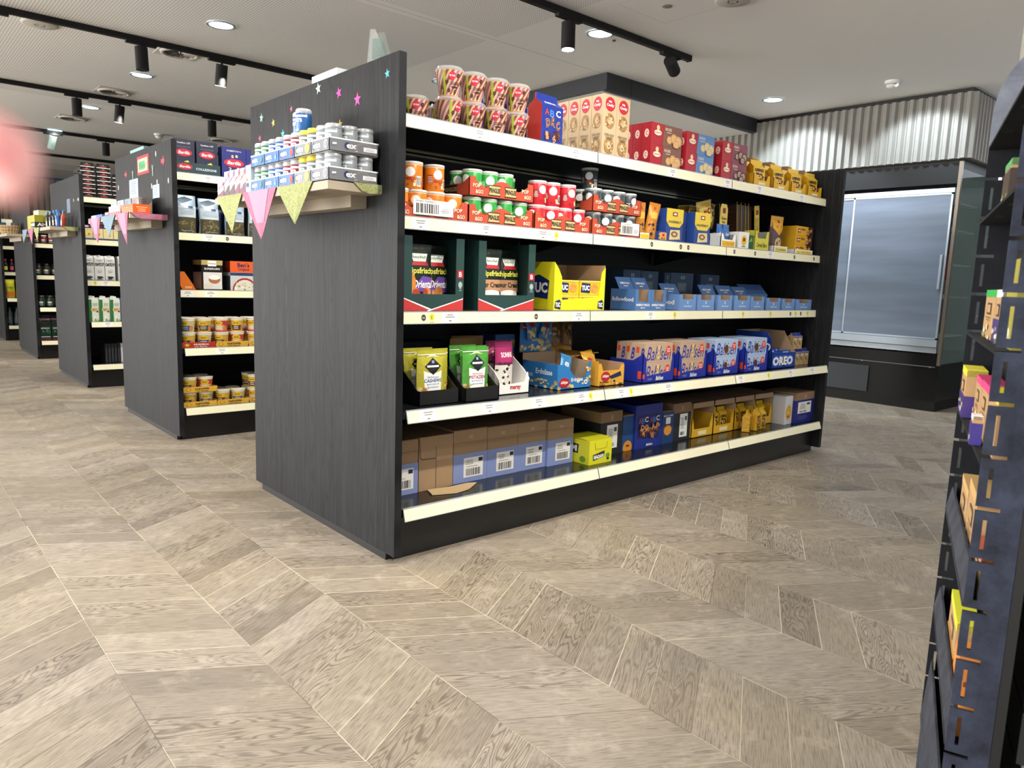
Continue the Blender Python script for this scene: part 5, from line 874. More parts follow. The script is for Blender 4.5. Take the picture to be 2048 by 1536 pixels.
def gum_box(c, c2, h=.095, w=.052):
    m = MB(); m.box(0, 0, 0, .06, w, h, M('#b5acb5', .5)); L = lf(m, 0, 0, w, h, 0); L.poly([(.0, .0), (1, .0), (1, .45), (.0, .15)], M(c)); L.poly([(.0, .5), (1, .78), (1, .98), (.5, .8)], M(c2)); L.ell(.5, .8, .25, .1, M('#e9e4e2')); L.ell(.4, .35, .2, .1, M('#d9b090')); L.poly([(.0, .45), (1, .74), (1, .70), (.0, .41)], W_); return tag(m.build('gum_carton'), 'x', 'gum box', 'small pink and white gum boxes on the front ledge')
GB = [Proto(gum_box('#6a3450', '#a34c6c')), Proto(gum_box('#4a2c3a', '#7c5c8c'))]
for i in range(4): GB[i // 2].at((-.186, .775 + i * .055, LZ + .003), 'small pink and white gum box, %s from the left in its row' % ORD[3 - i])
q = dup(GB[0].r, (-.186, 1.0, LZ + .003), 'low white gum box with blue base at the left end of the front ledge'); q.scale = (1, 1.3, .6)
mb = MB(); mb.box(0, 0, 0, .05, .05, .10, M('#c3cfe0', .4)); L = lf(mb, 0, 0, .05, .10, 0); L.rect(.1, .4, .4, .12, M('#d9702c')); L.rect(.1, .2, .5, .15, NV); mb.build('gum_carton', None, (-.186, .721, LZ + .003), 0, 'pale blue box with a small orange mark left of the gum tubs', 'gum box')
# --- stickers and notes on the end panels
def star(x, y, z, r, c, lab, a0=0):
    m = MB(); P = [((r if i % 2 == 0 else r * .42) * cos(R(90 + a0 + i * 36)), (r if i % 2 == 0 else r * .42) * sin(R(90 + a0 + i * 36))) for i in range(10)]
    m.prism([(-p, q) for p, q in P], -.0008, 0, M(c, .5), 'x'); m.build('star_sticker', None, (x - .0002, y, z), 0, lab, 'sticker', 'paper star stickers on the end panels')
for i, (y, z, r, c, l, a) in enumerate(((.545, 1.651, .022, '#a9c9b4', 'pale green star sticker near the top middle of the front end panel', 10), (.259, 1.569, .024, '#d63a9c', 'large magenta star sticker in the upper right of the front end panel', 0), (1.062, 1.617, .02, '#8fbf9c', 'green star sticker near the top left corner of the front end panel', -8), (.943, 1.582, .017, '#b8a848', 'small ochre star sticker, left part of the front end panel', 12), (.773, 1.612, .014, '#b0486c', 'tiny dull pink star sticker under the top edge, front end panel', 5), (.853, 1.528, .019, '#46a8b8', 'turquoise star sticker above the gum tubs at left', 0), (1.081, 1.537, .016, '#b03a6c', 'crimson star sticker at the left edge of the front end panel', 8), (.382, 1.503, .019, '#d0a83a', 'golden star sticker above the silver gum tubs', 0), (.389, 1.611, .021, '#c8329c', 'violet-pink star sticker between the pale green and magenta ones', 14), (.069, 1.619, .016, '#4aa4b0', 'small turquoise star sticker in the top right corner of the front end panel', 6))): star(0, y, z, r, c, l, a)
def note(y0, z0, y1, z1, c, k, lab, name='paper_note', ink=None, curl=.006, sub=None):
    m = MB(); n = 6; Y = k * D
    m.grid(lambda a, b: (-.0012 - curl * (1 - b) ** 2 * sin(pi * a * .9 + .2), y1 + (y0 - y1) * a, z0 + (z1 - z0) * b), n, 6, M(c, .7)); Q = Face(m, lambda a, b, l: (-.0012 - curl * (1 - b) ** 2 * sin(pi * a * .9 + .2) - l - .001, y1 + (y0 - y1) * a, z0 + (z1 - z0) * b), 6)
    if sub: sub(Q)
    if ink: Q.lines(.12, .2, .76, .72, 7, M(ink))
    return m.build(name, None, (0, 0, 0), 0, lab, 'note')
note(2.69, 1.532, 2.933, 1.64, '#c2303c', 1, 'red-framed green handwritten sign high on the second end panel', 'paper_sign', None, .0, lambda Q: (Q.rect(.09, .14, .82, .70, M('#b9cf9a')), Q.rect(.16, .25, .52, .45, M('#3f9a5c')), Q.text('Neu!', .2, .32, .6, .3, M('#2a7a48'))))
note(2.93, 1.405, 3.123, 1.518, '#bcdcf0', 1, 'larger pale blue handwritten note on the second end panel', ink='#5a7a94'); note(2.503, 1.377, 2.63, 1.453, '#bcdcf0', 1, 'smaller curled pale blue note, right one on the second end panel', ink='#5a7a94')
def arrow(y, z, s, lab, c='#c22c48', rot=0):
    m = MB(); P = [(-1, .35), (.1, .35), (.1, 1), (1, 0), (.1, -1), (.1, -.35), (-1, -.35)]; m.prism([(-p * s, q * s) for p, q in P], -.001, 0, M(c, .6), 'x'); m.build('paper_arrow', None, (-.0002, y, z), 0, lab, 'sticker')
arrow(3.20, 1.561, .026, 'small crimson paper arrow at the left on the second end panel'); arrow(2.425, 1.572, .032, 'crimson paper arrow pointing right near the top right of the second end panel')
def peg(y, z, lab, s=1, f=1):
    m = MB(); P = [(-.004, -.025), (.008, -.025), (.006, 0), (.016, .028), (.010, .028), (.001, .006), (-.008, .028), (-.014, .026), (-.004, 0)]; m.prism([(-p * s * f, q * s) for p, q in P], -.004, 0, M('#9dbba6', .6), 'x'); m.build('bunny_sticker', None, (-.0002, y, z), 0, lab, 'sticker', 'pale green two-eared cut-outs')
peg(3.03, 1.541, 'pale green two-eared cut-out above the larger note'); peg(2.61, 1.535, 'pale green two-eared cut-out right of the red-framed sign', 1.1, -1)
for y, z, l in ((2.551, 1.623, 'small grey-green oval sticker near the top edge of the second end panel'), (2.337, 1.459, 'white oval sticker at the right edge of the second end panel'), (3.392, 1.493, 'white oval sticker at the left edge of the second end panel'), (2.544, 1.466, 'tiny pale oval sticker above the smaller note'), (2.651, 1.451, 'tiny pale oval sticker left of the smaller note')):
    m = MB(); m.prism([(.009 * cos(i * .785), .016 * sin(i * .785)) for i in range(8)], -.0008, 0, M('#c9cfc9', .5), 'x'); m.build('oval_sticker', None, (-.0002, y, z), 0, l, 'sticker', 'oval paper stickers')
# --- second ledge: mint boxes
def mint(x, y, w, d, h, c, lab, deco=None, grp=None):
    m = MB(); m.box(0, 0, 0, d, w, h, M(c, .4)); L = lf(m, 0, 0, w, h, 0); F = fr(m, 0, 0, d, h, 0)
    for Q in (L, F):
        if deco: deco(Q)
    return m.build('mint_box', None, (x, y, LZ), 0, lab, 'mint box', grp)
for i in range(5): mint(-.17 + .0, 2.40 + i * .046, .044, .09, .052, '#e0601c', 'orange mint box on the second ledge, %s from the right' % ORD[i], lambda Q: (Q.text('tic', .2, .5, .6, .3, W_), Q.text('tac', .2, .15, .6, .3, W_)) if 0 else Q.lines(.15, .2, .7, .6, 3, M('#f4c8a0')), 'orange mint boxes')
for i in range(5): mint(-.178, 2.64 + i * .05, .046, .08, .056, '#e6d8d4', 'white and red small mint box on the second ledge, %s from the right' % ORD[i], lambda Q: (Q.rect(.1, .1, .8, .3, M('#c2485a')), Q.rect(.3, .6, .4, .2, M('#8a90a0'))), 'white and red mint boxes')
for i in range(4): mint(-.10, 2.55 + i * .16, .14, .07, .105, ('#8f8a86', '#7e8a9a', '#a9b6c6', '#c3d2e6')[i], 'tall grey-blue gum box on the second ledge, %s from the right' % ORD[i], lambda Q: (Q.poly([(0, 0), (1, 0), (1, .8)], M('#c9cdd4')), Q.lines(.1, .5, .5, .4, 4, M('#4c5a6a'))), 'tall boxes at the back of the second ledge')
mint(-.18, 3.05, .16, .075, .022, '#3f6fb4', 'flat blue tin-like box lying at the left of the second ledge'); mint(-.175, 2.90, .10, .10, .03, '#7a2430', 'low dark red box on the second ledge beside the white ones', lambda Q: Q.rect(.1, .5, .8, .3, W_)); mint(-.178, 3.22, .12, .15, .022, '#9cc0dc', 'flat pale blue box at the very left of the second ledge')
mb, F, L, T = carton(.2, .30, .20, M('#8fc0c4', .5)); L.rect(.1, .3, .5, .5, M('#24406c')); mb.build('blue_white_carton', None, (.04, 2.94, z1), 0, 'pale blue carton showing above the second end panel top edge', 'carton')

# ================================================================== goods on the second unit
Y2 = D; yy = Y2 + .118
def pasta_box(c, pic, w=.118, h=.185):
    mb, F, L, T = carton(w, .06, h, M(c, .4)); F.text('Castellane n.209' if pic else 'GOBBETTI N°51', .2, .86, .6, .05, W_, bold=.0); 
    if pic: F.text('COLLEZIONE', .2, .74, .6, .05, M('#56607a')); F.ell(.5, .60, .38, .11, M('#b8203a')); F.text('Barilla', .24, .555, .52, .09, W_, shear=.2); F.poly([(.4, .12), (.75, .12), (.8, .28), (.68, .38), (.52, .34)], M('#d9cf4a')); F.poly([(.5, .14), (.7, .14), (.73, .26), (.62, .32)], M('#b8a83a')); [F.rect(.1 + i * .05, .2 + i * .03, .012, .18, M('#2f3a5c')) for i in range(4)]
    else: F.ell(.5, .5, .42, .13, M('#b8203a')); F.text('Barilla', .22, .45, .56, .11, W_, shear=.2); [F.text(s, a, b, .11, .09, M('#e6d9a0')) for s, a, b in (('S', .38, .66), ('e', .55, .68), ('2', .28, .26), ('S', .43, .2), ('c', .6, .28))]; F.rect(.4, .05, .2, .03, W_)
    return tag(mb.build('pasta_box'), 'x', 'pasta box', 'dark blue pasta boxes on top of the second unit')
A, B = Proto(pasta_box('#20263f', 1)), Proto(pasta_box('#222a72', 0, .142, .178))
for i in range(2):
    for r in range(3): A.at((.046 + i * .128, yy + .005 + r * .062, z1 + .003), 'near-black pasta box with yellow pasta picture, %s one, %s row' % (('left', 'right')[i], ORD[r]))
for i in range(4): B.at((.315 + i * .144, yy, z1), 'royal blue pasta box with white curls, %s from the left' % ORD[i])
m = MB(); CT = M('#1c3a44', .5); m.box(0, 0, 0, .262, .20, .002, CT); m.box(0, 0, 0, .262, .0022, .062, CT); m.box(0, .002, 0, .002, .2, .062, CT); m.box(.26, .002, 0, .262, .2, .062, CT); m.box(0, .198, 0, .262, .2, .062, CT); F = fr(m, 0, 0, .262, .062, 0); F.ell(.25, .6, .16, .28, M('#b8203a')); F.text('Barilla', .14, .5, .22, .2, W_, shear=.2); F.text('COLLEZIONE', .48, .4, .44, .2, M('#c9d4d8')); m.build('pasta_tray', None, (.042, yy, z1), 0, 'teal-black carton tray with pale lettering around the pasta boxes', 'display tray')
NEST = [M('#8a8050'), M('#a59a6a'), M('#5f5836'), M('#b8ac80')]
def pasta_bag(w, h, seed):
    mb, F = pouch(w, h, .07, FOIL('#9fb8cc'), .06, False, seed); F.rect(.03, .0, .94, .42, M('#4a442a', .5)); rnd = random.Random(seed)
    for i in range(34):
        a, b, q = rnd.random() * .8 + .1, rnd.random() * .32 + .04, rnd.uniform(.05, .14); t0 = rnd.uniform(0, 6); l = F._up() - .0002; F.l = .0022
        pts = [(a + q * cos(t0 + k * .35), b + q * .55 * sin(t0 + k * .35)) for k in range(7)]; inn = [(a + (q - .018) * cos(t0 + k * .35), b + (q - .018) * .55 * sin(t0 + k * .35)) for k in range(7)]
        mb.add([F.fn(*p, .0024 + i * .00002) for p in pts + inn], [(k, k + 1, k + 8, k + 7) for k in range(6)], NEST[i % 4])
    F.rect(.03, .42, .94, .3, M('#c3d3df', .35)); F.lines(.1, .48, .8, .18, 5, M('#64788c')); F.rect(.55, .66, .25, .06, M('#2a4c7c')); F.poly([(.08, .9), (.3, .78), (.5, .82), (.85, .9), (.5, .97)], M('#4c6478')); return tag(mb.build('pasta_bag'), 'x', 'pasta bag', 'bags of pasta nests')
for i, (x, h) in enumerate(((.118, .215), (.25, .205), (.40, .20), (.54, .20))): o = pasta_bag(.118, h, 200 + i); o.location = (x, yy + .05, z2); o['label'] = 'bag of green pasta nests with pale blue top, %s from the left' % ORD[i]
for i, x in enumerate((.22, .34)): bag(.11, .215, .06, M('#27324c', .4), lambda F: F.rect(.2, .5, .6, .3, M('#1b2c5c')), 210 + i).build('pasta_bag', None, (x, yy + .15, z2), 0, 'dark navy pasta bag in the shade of the second row, %s' % ('left', 'right')[i], 'pasta bag')
m = MB(); m.prism([(0, 0), (.075, 0), (.06, .03), (.012, .105), (-.04, .085), (-.03, .06)], 0, .11, M('#d9722c', .35)); fr(m, 0, 0, .075, .03, 0).rect(.2, .3, .5, .4, M('#f0a860')); m.build('orange_packet', None, (.078, yy + .01, z3), 0, 'orange packet leaning by the end panel on the second unit', 'food packet')
def rice(kind, x, lab, n, w):
    mb, F, L, T = carton(w, .035, .175, M('#16181a' if kind else '#c9cccc', .4))
    if kind: F.rect(0, .84, 1, .16, M('#b8a66a')); F.rect(.3, .80, .4, .18, W_); F.text('Oryza', .33, .85, .34, .07, M('#9c3a4a')); F.text('RUNDKORN', .14, .68, .72, .07, W_); F.rect(.08, .04, .88, .56, M('#dcdad6')); F.ell(.6, .36, .28, .14, M('#a8744a')); F.ell(.6, .43, .27, .08, W_); F.ell(.32, .16, .2, .07, M('#d9d0c4')); L.rect(0, .84, 1, .16, M('#b8a66a')); L.rect(0, .04, 1, .56, M('#8a8a88'))
    else: F.rect(0, .62, 1, .38, M('#e0602a')); F.text("Ben's", .30, .80, .5, .15, NV, bold=.03); F.text('Original', .32, .67, .48, .1, NV, bold=.02); F.rect(.0, .52, 1, .09, M('#27406c')); F.ell(.6, .0, .52, .44, M('#9c2430')); F.ell(.6, .0, .46, .38, M('#ddd8c8')); F.blobs(.2, .02, .8, .28, 16, [M('#8fa05a'), M('#c9b88a'), W_], .05, .6); L.rect(0, .62, 1, .38, M('#7c2a1c')); L.rect(0, 0, 1, .5, M('#3c4248'))
    P = Proto(tag(mb.build('rice_box'), 'x', 'rice box', ('white and orange rice boxes', 'black and white rice boxes')[kind]))
    for i in range(n): P.at((x, yy + i * .036, z3), '%s, %s from the front' % (lab, ORD[i]))
rice(1, .183, 'black, gold and white rice box with bowl picture', 4, .122); rice(0, .35, 'orange-topped rice box with plate picture', 4, .145)
# instant cups
def instant(cap, side_, art):
    t = thing('instant_cup', 'x', 'instant cup'); m = MB(); pr = [(.033, 0), (.0335, .004), (.0405, .07), (.042, .078)]; m.lathe(pr, M(side_, .4), 28); F = cyl(m, pr, 2.9, -125)
    F.rect(0, .86, 1, .12, W_); F.ell(.5, .66, .22, .2, M('#e6c22c')); F.text('MAGGI', .38, .6, .24, .12, M('#8f1c1c')); F.poly([(.25, .12), (.75, .12), (.8, .5), (.25, .5)], M(art)); F.lines(.32, .2, .36, .25, 2, W_); F.ell(.2, .25, .1, .14, M('#d9a468')); F.ell(.85, .3, .12, .2, M('#c98a5a')); m.build('cup', t)
    l = MB(); l.lathe([(.0425, .077), (.0434, .0795), (.043, .082), (.041, .0825), (.001, .0825)], M(cap, .35), 28); l.build('lid', t); return t
IC = [Proto(instant('#dcd4bc', '#d9b84a', '#5c3020')), Proto(instant('#e2dccb', '#cfc08a', '#24548c')), Proto(instant('#dcd4bc', '#d2b050', '#4a3422')), Proto(instant('#e2dccb', '#c94838', '#e0c0a0'))]
ICG = 'yellow instant cups'
def ictray(x, y, z, c, c2, txt, lab, w=.185):
    m = MB(); d = .19; cm = M(c, .5); m.prism([(0, 0), (w, 0), (w + .006, .031), (-.006, .031)], 0, .002, cm); m.box(0, .002, 0, w, d, .002, cm); m.box(0, d - .002, 0, w, d, .03, cm); m.box(0, .002, 0, .002, d, .03, cm); m.box(w - .002, .002, 0, w, d, .03, cm)
    F = fr(m, 0, 0, w, .031, 0); F.ell(.14, .5, .08, .3, M('#d9a020')); F.ring(.14, .5, .07, .25, M('#a02020'), M('#e6c22c'), .8); F.text(txt, .34, .45, .44, .3, M(c2), bold=.04); F.text('mit Sauce', .36, .12, .38, .22, M(c2), bold=.02); m.build('cup_tray', None, (x, y, z), 0, lab, 'display tray', 'yellow card trays of instant cups')
yl = Y2 + .02
ictray(.035, yl, z4, '#b83228', '#f2e6d8', 'NUDELN', 'red and yellow cup tray on the fourth shelf of the second unit'); ictray(.225, yl, z4, '#dcae3a', '#5a3a1a', 'KARTOFFEL', 'yellow cup tray beside the red one'); ictray(.419, yl, z4, '#d9b050', '#5a3a1a', 'KARTOFFEL', 'yellow cup tray at the right on the fourth shelf of the second unit')
for t_, x0 in enumerate((.035, .225, .419)):
    for r in range(2):
        for l in range(2):
            for i in range(2): IC[(t_ * 2 + i + l + (3 if t_ == 2 else 0)) % 4 if t_ < 2 else 3].at((x0 + .0475 + i * .091, yl + .0505 + r * .0925, z4 + .0025 + l * .0835), 'instant cup, %s tray from the left, %s layer, %s row, %s' % (ORD[t_], ('lower', 'upper')[l], ('front', 'rear')[r], ('left', 'right')[i]), R(i * 20 - 10), ICG)
ictray(.035, yl, z5, '#dcae3a', '#5a3a1a', 'KARTOFFEL', 'yellow cup tray at the left on the bottom shelf of the second unit'); ictray(.035, yl, z5 + .0865, '#dcae3a', '#5a3a1a', 'KARTOFFEL', 'yellow cup tray stacked on the first one, bottom shelf'); ictray(.225, yl, z5, '#dcae3a', '#5a3a1a', 'KARTOFFEL', 'yellow cup tray in the middle of the bottom shelf'); ictray(.419, yl, z5, '#c9a050', '#5a3a1a', 'NUDELN', 'yellow cup tray at the right on the bottom shelf of the second unit')
for x0, w, l, nm, k in ((.035, .084, 0, 'lower left', 0), (.035, .084, 1, 'stacked left', 2), (.225, .091, 0, 'middle', 0), (.419, .091, 0, 'right lower', 3), (.419, .091, 1, 'right upper', 0)):
    for r in range(2):
        for i in range(2): IC[(k + i) % 4 if k != 3 else 3].at((x0 + .0475 + i * .091, yl + .0505 + r * .0925, z5 + .0025 + l * (.0865 if x0 < .1 else .0835)), 'instant cup on the bottom shelf, %s group, %s row, %s' % (nm, ('front', 'rear')[r], ('left', 'right')[i]), R(i * 20 - 10), 'yellow instant cups on the bottom shelf')

# ================================================================== third unit
Y3 = 2 * D; yy = Y3 + .118
def coffee_brick(w=.098):
    m = MB(); c = FOIL('#18191a'); m.prism([(0, .003), (w, .003), (w - .004, .031), (.004, .031)], 0, .12, c); m.box(.0, -.008, .0, w, 0, .004, W_); m.box(0, -.004, .0305, w, .0, .0325, M('#2a2a2a')); F = fr(m, 0, .004, w, .03, 0); F.text('Lavazza', .25, .25, .5, .4, M('#a82a2a'), bold=.05); F.rect(.4, .72, .18, .1, M('#c9c9c9')); return tag(m.build('black_packet'), 'x', 'food packet', 'stacked black packets with red print')
CBk = Proto(coffee_brick())
for ci, (x, n, y) in enumerate(((-.0, 0, 0), (.038, 8, 0), (.152, 8, .0), (.262, 6, .01))):
    for j in range(n): CBk.at((x + random.uniform(-.004, .004), yy + y + random.uniform(0, .006), z1 + j * .0335), 'black packet with red print, %s column, %s from the bottom' % (ORD[ci - 1], ORD[j]), R(random.uniform(-2, 2)))
for j in range(7): CBk.at((.034 + .012, yy + .18, z1 + j * .0335), 'black packet in the rear stack above the end panel, %s from the bottom' % ORD[j])
def cream():
    mb, F, L, T = carton(.07, .06, .118, M('#dccf9a', .5)); F.rect(0, .78, 1, .22, M('#4a2c4c')); F.rect(.1, .86, .5, .08, W_); F.rect(.0, .0, 1, .12, M('#3c4c7a')); F.ell(.5, .42, .22, .16, M('#ecd96a')); F.ell(.6, .38, .1, .08, M('#a8893a')); L.rect(0, .78, 1, .22, M('#4a2c4c')); return tag(mb.build('tea_box'), 'x', 'tea box', 'cream tea boxes on the third unit')
P = Proto(cream())
for i in range(5): P.at((.034 + i * .0735, yy, z2), 'cream tea box with dark top band, %s from the left' % ORD[i])
def milk(kind):
    t = thing('drink_carton', 'x', 'drink carton'); w, h = .072, .178; m = MB(); c = ('#d5d8d6', '#dfe6dc', '#3c62b4')[kind]; m.box(0, 0, 0, w, w, h, M(c, .45)); m.prism([(0, h), (w, h), (w / 2 + .004, h + .022), (w / 2 - .004, h + .022)], .0, w, M(c, .45), 'x') if kind == 0 else m.box(.004, .004, h, w - .004, w - .004, h + .012, M(c, .45)); F = fr(m, 0, 0, w, h, 0)
    if kind == 0: F.text('OATLY!', .04, .66, .92, .15, INK, bold=.08); F.ring(.5, .46, .24, .09, M('#b8bcb8'), M(c, .45), .85); F.lines(.3, .36, .4, .12, 4, M('#8c908c')); F.poly([(.2, .2), (.76, .2), (.66, .08), (.3, .08)], INK); F.rect(.14, .04, .7, .02, INK); F.ell(.78, .15, .07, .03, INK); F.lines(.2, .88, .6, .06, 1, M('#5c605c'))
    elif kind == 1: F.rect(0, 0, .32, 1, M('#2f7a3c')); F.rect(.25, .48, .72, .14, M('#d9c08a')); F.text('BIO', .4, .5, .4, .1, M('#a06a2a')); F.ell(.85, .46, .1, .04, M('#5c3a2c')); F.lines(.4, .7, .5, .15, 3, M('#8aa08a')); F.poly([(.4, 0), (.8, 0), (.7, .25), (.5, .3)], M('#eef0e6')); F.blobs(.35, .0, .6, .1, 5, [M('#8fae6a')], .07)
    else: F.ell(.7, .62, .35, .22, W_)
    m.build('carton', t); l = MB(); l.tube((w * .5, w * .3, h + .008), (w * .5, w * .3, h + .026), .0135, M('#e6e8e4' if kind != 0 else '#d2d4d2', .4), 16); l.build('screw_cap', t); return t
MK = [Proto(milk(i)) for i in range(3)]
for i in range(4):
    for r in range(2): MK[0].at((-.001 + .03 + i * .0765 - .0 + (.02 if i == 3 else 0), yy + .0 + r * .075, z3), 'white oat drink carton with black cup drawing, %s from the left, %s row' % (ORD[i], ('front', 'rear')[r]), 0, 'white oat drink cartons')
for i in range(3):
    for r in range(2): MK[1].at((.029 + i * .078, Y3 + .02 + r * .075, z4), 'green and white milk carton, %s from the left, %s row' % (ORD[i], ('front', 'rear')[r]), 0, 'green and white milk cartons')
MK[2].at((.263, Y3 + .02, z4), 'blue and white milk carton at the right of the green ones')
for i in range(6): mb, F, L, T = carton(.02, .12, .165, M('#1c1e22' if i < 5 else '#8d8f96', .3)); F.rect(.2, .1, .6, .7, M('#34363c' if i < 5 else '#c9c9cf')); L.rect(.0, .0, .1, 1, M('#5c6068')); mb.build('slim_box', None, (.135 + i * .023, Y3 + .03, z5), 0, 'slim glossy black box standing on the bottom shelf, %s from the left' % ORD[i], 'box', 'slim boxes on the bottom shelf of the third unit')

# ================================================================== fourth and fifth units
Y4 = 3 * D; yy = Y4 + .12
def jar(c, lid, r=.034, h=.12, lab='#d9d4c4'):
    t = thing('jar', 'x', 'jar'); m = MB(); pr = [(r * .9, 0), (r, .006), (r, h * .72), (r * .75, h * .84), (r * .75, h * .86)]; m.lathe(pr, M(c, .2, 0, .5), 24); F = cyl(m, [(r, .006), (r, h * .72)], 2.4, -110); F.rect(.1, .15, .8, .6, M('#3c5248')); F.rect(.3, .45, .4, .22, M(lab)); F.rect(.32, .22, .36, .06, M(lab)); m.build('glass_body', t)
    l = MB(); l.lathe([(r * .8, h * .86), (r * .84, h * .87), (r * .84, h * .99), (.001, h)], M(lid, .3), 24); l.build('lid', t); return t
DJ = Proto(jar('#2a1a14', '#17181a')); RJ = Proto(jar('#7a1c24', '#e2e2de', .03, .09, '#e6e0d8')); BJ = Proto(jar('#1f2a26', '#26282a'))
for i in range(4):
    for r in range(2): DJ.at((.068 + i * .0755, yy + .04 + r * .075, z3), 'dark brown coffee jar on the fourth unit, %s from the left, %s row' % (ORD[i], ('front', 'rear')[r]), 0, 'dark coffee jars, middle shelf'); BJ.at((.068 + i * .0755, Y4 + .055 + r * .075, z4), 'black-green coffee jar on the fourth unit, %s from the left, %s row' % (ORD[i], ('front', 'rear')[r]), 0, 'black coffee jars, fourth shelf')
for i in range(4): RJ.at((.066 + i * .066, yy + .04, z2), 'dark red jar with white lid on the fourth unit, %s from the left' % ORD[i], 0, 'dark red jars')
def espresso(): 
    mb, F = block_bag(.10, .07, .265, FOIL('#1d3a30'), FOIL('#182c26')); F.rect(0, .62, 1, .38, FOIL('#3c1c2c')); F.text('ESPRESSO', .12, .46, .76, .06, M('#c9d4c4')); F.blobs(.1, .3, .8, .12, 6, [M('#4c7a5c'), M('#2c4c3c')], .1, .5); F.rect(.1, .14, .8, .03, M('#c9cfc9')); F.rect(0, 0, 1, .1, M('#5c2430')); return tag(mb.build('coffee_bag'), 'x', 'coffee bag', 'dark green and purple coffee bags')
P = Proto(espresso())
for i in range(3): P.at((.082 + i * .106, Y4 + .06, z5), 'dark green espresso bag with purple top, %s from the left on the bottom shelf' % ORD[i])
Y5 = 4 * D
def bottle(c, cap, r=.028, h=.2, lab=None):
    t = thing('bottle', 'x', 'bottle'); m = MB(); m.lathe([(r * .9, 0), (r, .008), (r, h * .6), (r * .8, h * .7), (r * .4, h * .8), (r * .38, h * .9)], M(c, .15, 0, .5), 20); F = cyl(m, [(r, .01), (r, h * .55)], 2.4, -110); F.rect(.1, .2, .8, .6, M(lab or '#c9ccc4')); m.build('glass_body', t); l = MB(); l.lathe([(r * .45, h * .9), (r * .45, h), (.001, h)], M(cap, .4), 16); l.build('cap', t); return t
B1, B2, B3 = Proto(bottle('#2a1c1c', '#b03040', .028, .16, '#d9dc4a')), Proto(bottle('#4c5c60', '#20282c', .032, .235, '#6a7c84')), Proto(bottle('#201c20', '#a02c3c', .026, .16, '#c94c6c'))
for i in range(3): (B1 if i != 1 else B3).at((.062 + i * .065, Y5 + .155, z3), 'dark bottle with %s label on the farthest unit, %s from the left' % (('lemon', 'rose', 'lemon')[i], ORD[i])); B2.at((.066 + i * .075, Y5 + .08, z5), 'grey-blue bottle on the bottom shelf of the farthest unit, %s from the left' % ORD[i])
for i in range(2): bag(.10, .235, .05, FOIL('#c9c82c'), lambda F: (F.rect(.1, .1, .8, .25, M('#d9702c')), F.text('Chips', .2, .5, .6, .12, M('#3a6a2c'))), 300 + i).build('snack_bag', None, (.085 + i * .11, Y5 + .07, z4), 0, 'lime-yellow snack bag on the farthest unit, %s one' % ('left', 'right')[i], 'snack bag')
# third ledge: yellow sweets box, hanging bags, drinks; fourth ledge: basket
mb = MB(); MY = M('#a8a428', .5); mb.box(0, 0, 0, .15, .36, .115, MY); L = lf(mb, 0, 0, .36, .115, 0); F = fr(mb, 0, 0, .15, .115, 0); L.poly([(.5, .12), (1, .08), (1, .48), (.48, .5)], INK); L.text('MAOAM', .52, .2, .46, .22, W_, bold=.06); F.poly([(0, .08), (.8, .14), (.8, .5), (0, .5)], INK); F.text('AM', .1, .2, .5, .24, W_, bold=.06); mb.box(.04, .06, .117, .12, .30, .16, M('#e6e0b8', .5)); mb.build('sweets_box', None, (-.185, Y3 + .80, LZ), 0, 'olive-yellow sweets box with black name tag on the third ledge', 'sweets box')
for i, (y, c, a) in enumerate(((4.86, '#2f64b0', -8), (4.93, '#c2b8b4', 10), (4.99, '#2a2c30', -5), (5.06, '#3a2c28', 6), (5.13, '#1f2226', -4), (5.20, '#34383c', 3), (5.27, '#22262c', -6), (4.79, '#c2523a', 24))):
    m = MB(); m.tube((0, 0, 0), (0, 0, .085), .017, M(c, .25), 14); m.tube((0, 0, .085), (0, 0, .115), .016, M(c, .25), 14, .008); m.tube((0, 0, .115), (0, 0, .135), .009, M('#3c78b8', .3), 12); Q = cyl(m, [(.017, 0), (.017, .08)], 2.4, -170); Q.rect(.2, .2, .6, .5, M('#d9d4cc')); o = m.build('drink_bottle', None, (-.10 + .02 * (i % 2), y, LZ + .006), 0, 'small %s bottle with blue cap on the third ledge, %s from the right' % (('blue', 'pale', 'black', 'brown', 'black', 'grey', 'black', 'orange')[i], ORD[(i + 1) % 8]), 'bottle', 'small bottles on the third ledge'); o.rotation_euler = (R(a), 0, 0)
m = MB(); m.box(0, 0, 0, .14, .42, .006, BLK); m.build('black_mat', None, (-.17, 4.72, LZ - .0008), 0, 'thin black tray under the small bottles on the third ledge', 'tray')
note(4.905, 1.40, 5.03, 1.51, '#6f7f94', 2, 'grey-blue note on the third end panel', ink='#55647a', curl=.002)
for y, z, l in ((4.77, 1.49, 'white dot sticker right of the note on the third end panel'), (4.62, 1.488, 'middle white dot sticker on the third end panel'), (4.585, 1.485, 'rightmost white dot sticker on the third end panel')):
    m = MB(); m.prism([(.006 * cos(i * .785), .012 * sin(i * .785)) for i in range(8)], -.0008, 0, W_, 'x'); m.build('oval_sticker', None, (-.0002, y, z), 0, l, 'sticker', 'white dot stickers')
m = MB(); CW = M('#c9ab7a', .8); n = 20
for j in range(5): r0 = .07 + j * .006; m.lathe([(r0, .004 + j * .016), (r0 + .006, .008 + j * .016), (r0 + .002, .016 + j * .016)], CW if j % 2 else M('#a98a5c', .8), 24, caps=False)
for i in range(n): a = i * 2 * pi / n; m.tube((.069 * cos(a), .069 * sin(a), 0), (.099 * cos(a), .099 * sin(a), .085), .004, M('#dcc49a', .8), 6)
m.lathe([(.096, .082), (.104, .086), (.10, .094), (.094, .088)], CW, 24, caps=False); m.lathe([(.072, 0), (.072, .004)], CW, 24)
m.build('wicker_basket', None, (-.108, 3 * D + .58, LZ + .0005), 0, 'pale woven wicker basket on the fourth ledge', 'basket')
